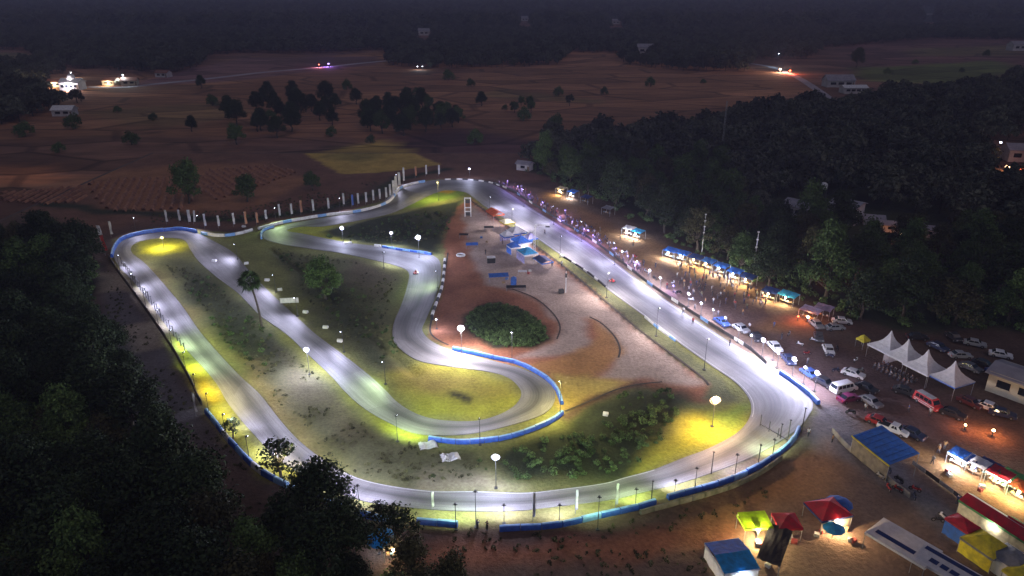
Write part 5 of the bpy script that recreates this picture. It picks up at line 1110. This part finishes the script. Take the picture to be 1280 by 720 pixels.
canopy('red_booth', 'dark red topped booth at the left end of the colourful tents', 1198, 672, row, 3.4, 2.6, 2.6, T['red'], .7, 'pyramid', T['red'], [('l', T['white']), ('f', T['blue'])])
canopy('yellow_tent', 'yellow and pale green peaked tent right of the red booth', 1228, 697, row, 4.6, 4.2, 2.4, T['yellow'], 1.4, 'pyramid', T['grey'], [('f', T['yellow'])])
canopy('grey_tent', 'grey and white tent at the right edge of the bottom', 1262, 716, row, 4.6, 4.2, 2.4, T['grey'], 1.2, 'pyramid', T['white'], [('f', T['white'])])
canopy('yellow_tent', 'yellow tent in the bottom right corner', 1280, 738, row, 4.2, 4.0, 2.4, T['yellow'], 1.2, 'pyramid', T['yellow'])
canopy('striped_stall', 'long stall with a red and white roof behind the yellow tent', 1246, 668, row, 10.5, 3.0, 2.6, T['red'], .8, 'gable', T['green'], [('f', T['cream'])], roof2=T['white'], lamp=((1, .9, .7), 300, L_WHITE))
canopy('striped_stall', 'second red roofed stall at the right edge behind the grey tent', 1292, 694, row, 8.5, 3.0, 2.6, T['red'], .8, 'gable', T['white'], [('f', T['white'])], roof2=T['green'])
def parasol(px, py, r_, h, m, label):
    g = G(px, py); t = thing('parasol', label, 'parasol', (g.x, g.y, 0)); b = MB(); b.tube((0, 0, 0), (0, 0, h), .04); b.build('pole', steel, t)
    b = MB(); b.lathe((0, 0, 0), [(r_, h-.5), (r_*.6, h-.15), (.05, h+.05)], 10); b.build('canopy', m, t)
parasol(1046, 643, 1.9, 2.5, T['blue'], 'blue parasol behind the red canopy with side walls'); parasol(1040, 672, 1.5, 2.1, T['lblue'], 'teal blue parasol in front of the red canopy with side walls')
parasol(478, 688, 2.1, 2.6, T['lblue'], 'bright blue parasol half hidden by leaves below the blue barrier')
g = G(474, 692); light(thing('lantern', 'small white lantern glowing under the blue parasol behind the leaves', 'lantern', (g.x, g.y, 0)), (0, 0, 1.8), 250, (.8, .9, 1)); L0 = [o for o in C.objects if o.name.startswith('lantern')][0]
b = MB(); b.ball((0, 0, 1.8), .22); b.build('globe', L_WHITE, L0); b = MB(); b.tube((0, 0, 0), (0, 0, 1.6), .04); b.box((0, 0, .03), (.4, .4, .06)); b.build('stand', dark_steel, L0)
canopy('food_stall', 'small lit stall behind the leaves below the blue barrier', 492, 694, .2, 2.6, 2.2, 2.1, T['cream'], .4, 'shed', None, table=wood_m, lamp=((1, .75, .45), 180, L_WARM))
# paddock tents
pr = ang_px(640, 290, 700, 330)
canopy('orange_tent', 'orange tent at the far end of the paddock', 619, 274, pr, 6.6, 4.0, 2.4, T['orange'], .9, 'gable', T['orange'])
canopy('yellow_tent', 'small yellow tent between the orange and the blue tents', 634, 286, pr, 4.2, 3.8, 2.4, T['cream'], 1.0, 'pyramid', T['yellow'])
canopy('blue_white_tent', 'blue and white peaked tent, farthest of the three in the paddock', 645, 299, pr, 5.2, 4.8, 2.6, T['white'], 1.6, 'pyramid', T['blue'])
canopy('blue_white_tent', 'blue and white tent in the middle of the three in the paddock', 651, 311, pr, 5.4, 4.6, 2.6, T['blue'], 1.5, 'pyramid', T['white'], [('l', T['white'])])
canopy('blue_white_tent', 'nearest of the three blue and white tents in the paddock', 659, 325, pr, 5.4, 4.4, 2.6, T['lblue'], 1.3, 'pyramid', T['white'], [('f', T['mauve'])])
canopy('blue_white_tent', 'white peaked tent left of the three blue and white ones', 634, 303, pr, 3.6, 3.4, 2.4, T['white'], 1.5, 'pyramid', T['blue'], [('l', T['mauve'])])
canopy('blue_white_tent', 'small blue peaked tent left of the nearest blue and white one', 642, 316, pr, 3.4, 3.2, 2.2, T['blue'], 1.2, 'pyramid', T['white'], [('f', T['blue'])])
canopy('blue_white_tent', 'mauve topped tent squeezed behind the gantry post', 663, 306, pr, 3.6, 3.4, 2.4, T['mauve'], 1.5, 'pyramid', T['blue'], [('l', T['blue'])], lamp=((.8, .85, 1), 900, L_WHITE))
canopy('blue_tent', 'flat blue tent at the foot of the gantry', 679, 332, pr, 5.4, 3.6, 1.8, T['navy'], .5, 'gable', T['blue'])
canopy('blue_tarp', 'blue tarpaulin shelter lying low in the middle of the paddock', 623, 349, .15, 5.2, 2.8, 1.2, T['blue'], .6, 'gable', None)
canopy('blue_tarp', 'small blue tarpaulin alone on the red dirt', 590, 309, .1, 3.6, 2.0, 1.0, T['blue'], .5, 'gable', None)
canopy('dark_shelter', 'black low shelter in front of the small mast of blue cloth', 645, 362, .05, 5.0, 1.7, .9, T['dark'], .3, 'gable', None)
canopy('blue_booth', 'narrow upright blue booth standing behind the black low shelter', 642, 357, 0, 1.5, 1.4, 2.0, T['blue'], .6, 'pyramid', T['blue'], [('f', T['blue']), ('l', T['blue'])])
canopy('dark_shelter', 'black low shelter left of the yellow tent', 611, 288, .1, 3.0, 1.8, 1.2, T['dark'], .3, 'gable')
canopy('dark_shelter', 'black low shelter on the red dirt, behind the small blue tarpaulin', 580, 297, -.1, 2.8, 1.6, 1.1, T['dark'], .3, 'gable')
canopy('white_canopy', 'little white canopy left of the low blue shelter', 614, 328, .1, 2.4, 1.8, 1.6, T['white'], .4, 'pyramid', None, [('f', T['dark'])])
g = G(576, 320); t = thing('round_pool', 'round white inflatable ring on the red dirt', 'ring', (g.x, g.y, 0)); b = MB(); vs = []; fs = []
for i in range(16):
    for j in range(6):
        a, c = i*math.pi/8, j*math.pi/3; vs.append(((1.1+.28*math.cos(c))*math.cos(a), (1.1+.28*math.cos(c))*math.sin(a), .3+.28*math.sin(c))); fs.append((i*6+j, ((i+1) % 16)*6+j, ((i+1) % 16)*6+(j+1) % 6, i*6+(j+1) % 6))
b.add(vs, fs).build('tube', white_p, t)
canopy('white_canopy', 'low white table canopy right of the low blue shelter', 653, 343, 0, 2.4, 1.4, 1.0, T['white'], .2, 'gable')
# stalls along the wood
sa = ang_px(840, 325, 930, 352)
WL = ((.85, .88, 1.0), 1300, L_WHITE); WM = ((1.0, .78, .45), 1000, L_WARM)
ST_ = [(838,322,'blue','first blue roofed stall of the long lit row, at its far end',WL),(853,326,'blue','second blue roofed stall of the long lit row',WL),(869,331,'navy','third stall of the long lit row, under dark blue tarpaulin',WM),(885,336,'blue','fourth stall of the long lit row',WM),(901,342,'blue','fifth stall of the long lit row, brightly lit',WL),(918,349,'blue','sixth stall of the long lit row, brightest lamp',WL),(934,356,'navy','last stall of the long lit row, under dark blue tarpaulin',WM),
       (786,294,'white','white stall with a glaring lamp at the foot of the wood',WL),(797,298,'lblue','turquoise stall right of the glaring white one',WL),(702,243,'cream','cream lit stall at the far end of the wood edge',WM),(716,247,'blue','blue roofed stall beside the far cream one',WL),(733,254,'navy','dark blue stall right of the far blue roofed one',None),(760,268,'grey','small grey unlit stall between the far and the turquoise stalls',None),
       (984,379,'lblue','bright light blue stall roof right of the long row',WM),(962,374,'navy','low dark stall with a warm lamp, left of the light blue roof',WM),(1012,399,'mauve','grey roofed shelter with orange glow beneath',None),(1028,396,'mauve','grey shelter roof behind the orange glowing one',None)]
for px, py, c, lb, lp in ST_:
    canopy('food_stall', lb, px, py, sa+random.uniform(-.08, .08), 3.9 if px not in (984, 1012) else 4.6, 2.8, 2.2, T[c], .5, 'shed', None, table=wood_m, lamp=lp, cat='stall', sag=.3)
RR = [(1198,582,'blue','blue roofed food stall with white lit front, left of the right hand row',WL),(1218,592,'white','white lit food stall, second of the right hand row',((1, .8, .7), 300, L_WHITE)),(1233,596,'navy','dark blue stall in the right hand row',None),(1247,606,'red','red and white stall in the right hand row',WM),(1262,610,'green','green lit stall near the right edge',((.3, 1, .4), 200, L_WHITE)),(1275,624,'orange','orange lit stall at the right edge',WM)]
for px, py, c, lb, lp in RR: canopy('food_stall', lb, px, py, row+.1, 3.2, 2.4, 2.1, T[c], .4, 'shed', T['white'] if c in ('blue', 'red') else None, table=wood_m, lamp=lp, cat='stall', sag=.2)
rr_ = random.Random(3); CM = [cm('crate_tan', (.34, .22, .12)), cm('crate_blue', (.06, .16, .45)), cm('crate_white', (.55, .55, .52)), cm('crate_red', (.4, .06, .05))]; CN = ['cardboard brown', 'blue', 'white', 'red']
SPOT = [(903,690,'beside the bright blue canopy'),(950,682,'in front of the lime green canopy'),(958,706,'beside the black tarpaulin shelter'),(990,676,'in front of the small red canopy'),(1022,668,'in front of the walled red canopy'),(1052,662,'right of the teal parasol'),(1062,674,'on the trampled ground right of the parasols'),(1182,592,'left of the right hand food stalls'),(1230,612,'in front of the right hand food stalls'),(632,352,'beside the low blue shelter'),(604,300,'behind the low blue shelter'),(666,340,'in front of the flat blue tent')]
for px, py, wh in SPOT:
    for k in range(2):
        ci = (k+px) % 4; g = G(px+rr_.uniform(-6, 6), py+rr_.uniform(-3, 3)); b = MB(); w_ = rr_.uniform(.5, .9); b.box((0, 0, .22), (w_, .55, .44), 0, 0, .94); b.box((0, 0, .46), (w_*.98, .55, .05)); o = b.build('crate', CM[ci]); o.location = (g.x, g.y, 0); o.rotation_euler = (0, 0, rr_.uniform(0, 3)); tag(o, CN[ci]+' crate lying '+wh, 'crate')
# glowing braziers / tail lamps in the dark
def firelamp(px, py, col, power, lens, label, r_=.3, nm='brazier', cat='lamp', z=1.0):
    g = G(px, py); t = thing(nm, label, cat, (g.x, g.y, 0)); b = MB(); b.lathe((0, 0, 0), [(.12, 0), (.1, z-.3), (.3, z-.1), (.34, z)], 8); b.build('stand', dark_steel, t)
    b = MB(); b.ball((0, 0, z+.1), r_); b.build('glow', lens, t); light(t, (0, 0, z+.9), power, col, .3)
ORG = (1.0, .30, .08)
firelamp(1009, 402, ORG, 700, L_WARM, 'orange glowing brazier under the grey shelter'); firelamp(997, 401, (1, .12, .05), 300, L_RED, 'red glowing lamp left of the grey shelter', .25)
firelamp(1034, 350, (1, .15, .05), 250, L_RED, 'small red light in the dark wood above the grey shelters', .35); firelamp(1240, 545, ORG, 600, L_WARM, 'orange lamp under the dark bushes right of the open dirt', .25)
firelamp(1205, 538, ORG, 350, L_WARM, 'faint orange lamp left of the one under the dark bushes', .18)
firelamp(1125, 298, ORG, 450, L_WARM, 'orange light behind the white building in the dark wood', .35); firelamp(1258, 214, (1, .55, .2), 2500, L_WARM, 'bright orange fire light at the right edge of the wood', .9, z=1.5); firelamp(1276, 217, (1, .08, .2), 1500, L_RED, 'pinkish red light at the right edge of the wood', .8, z=1.5)
firelamp(1249, 186, (1, .95, .9), 900, L_WHITE, 'white light high at the right edge of the wood', .4, z=3)
# ------------------------------------------------------------------ buildings
wall_w = mat('plaster_white', (.55, .54, .56), (.40, .39, .42), .3, .85); roof_g = mat('roof_sheet', (.30, .29, .33), (.22, .21, .25), .4, .6); wall_c = mat('plaster_cream', (.60, .56, .42), (.48, .44, .33), .3, .85); tile_m = mat('roof_tile', (.24, .10, .07), (.16, .07, .05), .5, .8)
def house(name, label, px, py, rz, w, d, h, wm, rm, peak=1.6, wins=3, cat='building', light_=None, lens=None):
    g = G(px, py); t = thing(name, label, cat, (g.x, g.y, -.1), rz); b = MB(); b.box((0, 0, h/2), (w, d, h))
    b.add([(-w/2, -d/2, h), (-w/2, d/2, h), (-w/2, 0, h+peak*.93), (w/2, -d/2, h), (w/2, d/2, h), (w/2, 0, h+peak*.93)], [(0, 2, 1), (3, 4, 5)]); wl = b.build('wall', wm, t)
    e = .6; b = MB()
    for s in (-1, 1): b.add([(-w/2-e, s*(d/2+e), h-.2), (w/2+e, s*(d/2+e), h-.2), (w/2+e, 0, h+peak), (-w/2-e, 0, h+peak), (-w/2-e, s*(d/2+e), h-.4), (w/2+e, s*(d/2+e), h-.4), (w/2+e, 0, h+peak-.2), (-w/2-e, 0, h+peak-.2)], [(0, 1, 2, 3), (7, 6, 5, 4), (0, 4, 5, 1), (1, 5, 6, 2), (3, 7, 4, 0)])
    b.build('roof', rm, t)
    for i in range(wins):
        x = (i-(wins-1)/2)*w/(wins+.5); b = MB(); b.box((x, -d/2-.02, h*.55), (w/(wins+2), .1, h*.34)); wn = b.build('window', lens or glass_m, t); b = MB(); b.box((x, -d/2-.1, h*.36), (w/(wins+2)+.3, .2, .1)); b.build('sill', wm, wn)
    b = MB(); b.box((w*.44, -d/2-.03, h*.36), (1.1, .12, h*.7)); b.build('door', wood_m, t)
    if light_: light(t, (0, -d/2-2.5, h*.8), light_[0], light_[1], .5)
    return t
house('long_shed', 'long white roofed hall among the dark trees of the right wood', 1018, 274, ang_px(975,262,1060,282), 20, 8, 4.2, wall_w, roof_g, 1.4, 5)
house('white_house', 'white flat walled house at the right end of the long hall', 1056, 276, ang_px(975,262,1060,282)+.1, 8.5, 8, 6.4, wall_w, roof_g, .7, 2)
g = G(1025, 262); t = thing('water_tank', 'pale water tank on a frame beside the white house in the wood', 'tank', (g.x, g.y, 0)); b = MB(); b.lathe((0, 0, 7.4), [(1.1, 0), (1.15, .2), (1.15, 1.8), (.6, 2.2), (.1, 2.3)], 12); b.build('tank', white_p, t)
for a in (-1, 1):
    for c in (-1, 1): b = MB(); b.tube((a*.9, c*.9, 0), (a*.8, c*.8, 7.4), .1); b.build('leg', dark_steel, t)
b = MB(); b.box((0, 0, 7.3), (2.2, 2.2, .14)); b.build('platform', dark_steel, t)
for px, py, w, lb in [(1112,288,6,'left low pale roof behind the white building'),(1135,290,7,'middle low pale roof behind the white building'),(1158,294,6,'right low pale roof behind the white building'),(1090,280,6,'small roof just right of the white building')]:
    house('small_shed', lb, px, py, -.3, w, 4, 2.6, wall_w, roof_g, .8, 1, 'shed')
house('cream_building', 'cream walled building cut by the right edge beside the dark parking', 1273, 492, row+.25, 9, 7, 4.2, wall_c, roof_g, .9, 2)
house('dark_house', 'house with grey roof at the upper right edge of the wood', 1278, 200, -.2, 16, 10, 5.5, wall_w, roof_g, 2.2, 3)
house('far_house', 'grey roofed house beside the distant right road', 1047, 108, 0, 22, 12, 5.5, wall_w, roof_g, 4, 3)
house('far_shed', 'white roofed shed in front of the distant grey roofed house', 1066, 116, .05, 18, 9, 4.5, wall_w, white_p, 1.6, 4)
house('mosque', 'brightly lit white building with small dome among far left trees', 92, 112, 0, 15, 11, 6, wall_w, white_p, 3, 4, light_=(9000, (1, .9, .95)))
g = G(90, 110); M_ = [o for o in C.objects if o.name == 'mosque'][0]; b = MB(); b.lathe((0, 0, 7.5), [(3, 0), (3.2, 1.5), (2.4, 3.4), (1.0, 4.6), (.15, 5.6), (.05, 7)], 14); b.build('dome', white_p, M_)
for px, py, lb, c in [(72,108,'lit yellowish house left of the far white domed building',wall_c),(48,124,'small pale house in the far left trees',wall_w),(58,128,'another small pale house just right of and below it',wall_w),(82,144,'pale hut at the near edge of the far left trees',wall_w),(140,106,'reddish lit house left of the far street lamp',wall_c),(163,106,'house under the far street lamp',wall_c),(205,96,'grey long house right of the far street lamp',wall_w),(40,108,'dim house at the left of the far village',wall_w)]:
    house('far_house', lb, px, py, random.uniform(-.3, .3), 12, 8, 4, c, tile_m if px != 82 else white_p, 2.2, 2, 'house', light_=(3500, (1, .8, .55)) if px in (72, 140) else None)
for px, py, lb in [(656,26,'tiny pale roof high in the far middle woods'),(770,30,'tiny pale roof in the far woods right of the middle'),(530,44,'tiny pale roof in the far woods left of the middle'),(806,67,'small pale roof at the edge of the fields near the far middle woods'),(1270,63,'pale roof at the far right edge of the distant fields'),(1160,22,'tiny roof in the hazy woods far right')]:
    house('far_house', lb, px, py, random.uniform(-.3, .3), 20, 13, 8, wall_w, roof_g, 4, 2, 'house')
house('roadside_hut', 'pale broken roofed hut at the dark tree edge left of the stalls', 656, 212, -.5, 6, 4, 3, wall_w, roof_g, 1, 1, 'hut')
for px, py, pt, pw, lens, col, lb, sz in [(156,106,94,12000,L_WHITE,(.8,.95,1),'bright street lamp by the far left road',1.6),(971,84,67,9000,L_WHITE,(.6,.85,1),'bluish street lamp by the far right road',1.3),(532,59,56,3000,L_WHITE,(.7,.9,1),'topmost tiny light in the far middle woods',1.5),(522,87,83,3000,L_WHITE,(.8,.9,1),'left one of the tiny pair of lights at the edge of the far woods',1.2),(528,87,83,3000,L_WHITE,(.8,.9,1),'right one of the tiny pair of lights at the edge of the far woods',1.0),(899,215,205,500,L_WHITE,WHT,'small lamp at the foot of the radio mast',.5),(90,97,91,6000,L_WHITE,(.9,.95,1),'bluish lamp on top of the far white domed building',1.2),(78,112,100,8000,L_WARM,WRM,'warm lamp between the lit far left houses',1.2)]:
    floodlight(px, py, pt, lb, col, pw, lens, n=1, size=sz, name='street_lamp')
for px, py, lb, lens, col, pw, sz in [(975,90,'white headlight glare of the vehicle on the distant right road',L_WARM,(1,.7,.45),30000,1.6),(987,92,'red tail light glow of the vehicle on the distant right road',L_RED,(1,.12,.05),18000,1.5),(399,84,'pink lamp on the distant left road',L_RED,(1,.3,.3),5000,1.0),(411,83,'violet lamp on the distant left road',L_VIOL,(.35,.2,1),9000,1.6)]:
    g = G(px, py); t = thing('road_lamp', lb, 'lamp', (g.x, g.y, 0)); b = MB(); b.tube((0, 0, -.3), (0, 0, 2.2), .12); b.build('post', dark_steel, t); b = MB(); b.ball((0, 0, 2.6), sz*.75, 8, 0, .6); b.build('lamp_head', lens, t); light(t, (0, -1.6, 3.2), pw, col, .8)
# radio mast
g = G(900, 208); t = thing('radio_mast', 'tall thin lattice radio mast rising out of the dark wood', 'mast', (g.x, g.y, 0)); H = height_px(900, 208, 126); b = MB()
for k in range(3):
    a = k*2.094; b.tube((.45*math.cos(a), .45*math.sin(a), 0), (.3*math.cos(a), .3*math.sin(a), H), .07, .06, 4)
b.build('frame', steel, t); b = MB()
for i in range(24):
    for k in range(3): a, c = (k+i)*2.094, (k+i+1)*2.094; z0, z1 = H*i/24, H*(i+1)/24; b.tube((.4*math.cos(a), .4*math.sin(a), z0), (.38*math.cos(c), .38*math.sin(c), z1), .04, None, 3)
b.build('bracing', steel, t)
for px, py, pt, lb in [(877,318,268,'tall pale pole with lamps at the wood edge behind the long lit stalls'),(940,352,290,'thin white flag pole behind the last lit stall')]:
    g = G(px, py); H = height_px(px, py, pt); t = thing('tall_pole', lb, 'pole', (g.x, g.y, 0)); b = MB(); b.tube((0, 0, 0), (0, 0, H), .13, .08, 6); b.build('shaft', steel, t); b = MB(); [b.box((0, 0, H*f), (.5, .3, .3)) for f in (.55, .7, .85, 1)]; b.build('fittings', white_p, t)
# flat debris in the paddock margins
for px, py, lb in [(456,191,'left pale puddle like sheet on the brown field beyond the circuit'),(492,179,'small pale patch of sheeting farther out on the brown field'),(573,192,'right pale sheet on the brown field beyond the circuit')]:
    pass
# ------------------------------------------------------------------ haze
hm = bpy.data.materials.new('haze_air'); hm.use_nodes = True; n = hm.node_tree; n.nodes.remove(n.nodes['Principled BSDF']); pv = n.nodes.new('ShaderNodeVolumePrincipled')
pv.inputs['Color'].default_value = (.62, .64, 1.0, 1); pv.inputs['Density'].default_value = .0002; pv.inputs['Anisotropy'].default_value = 0
n.links.new(pv.outputs[0], n.nodes['Material Output'].inputs['Volume'])
b = MB(); b.box((0, 3000, 73.5), (15000, 9000, 155)); hz = b.build('haze', hm); tag(hz, 'thin dusk haze over the land', None, None, 'stuff')
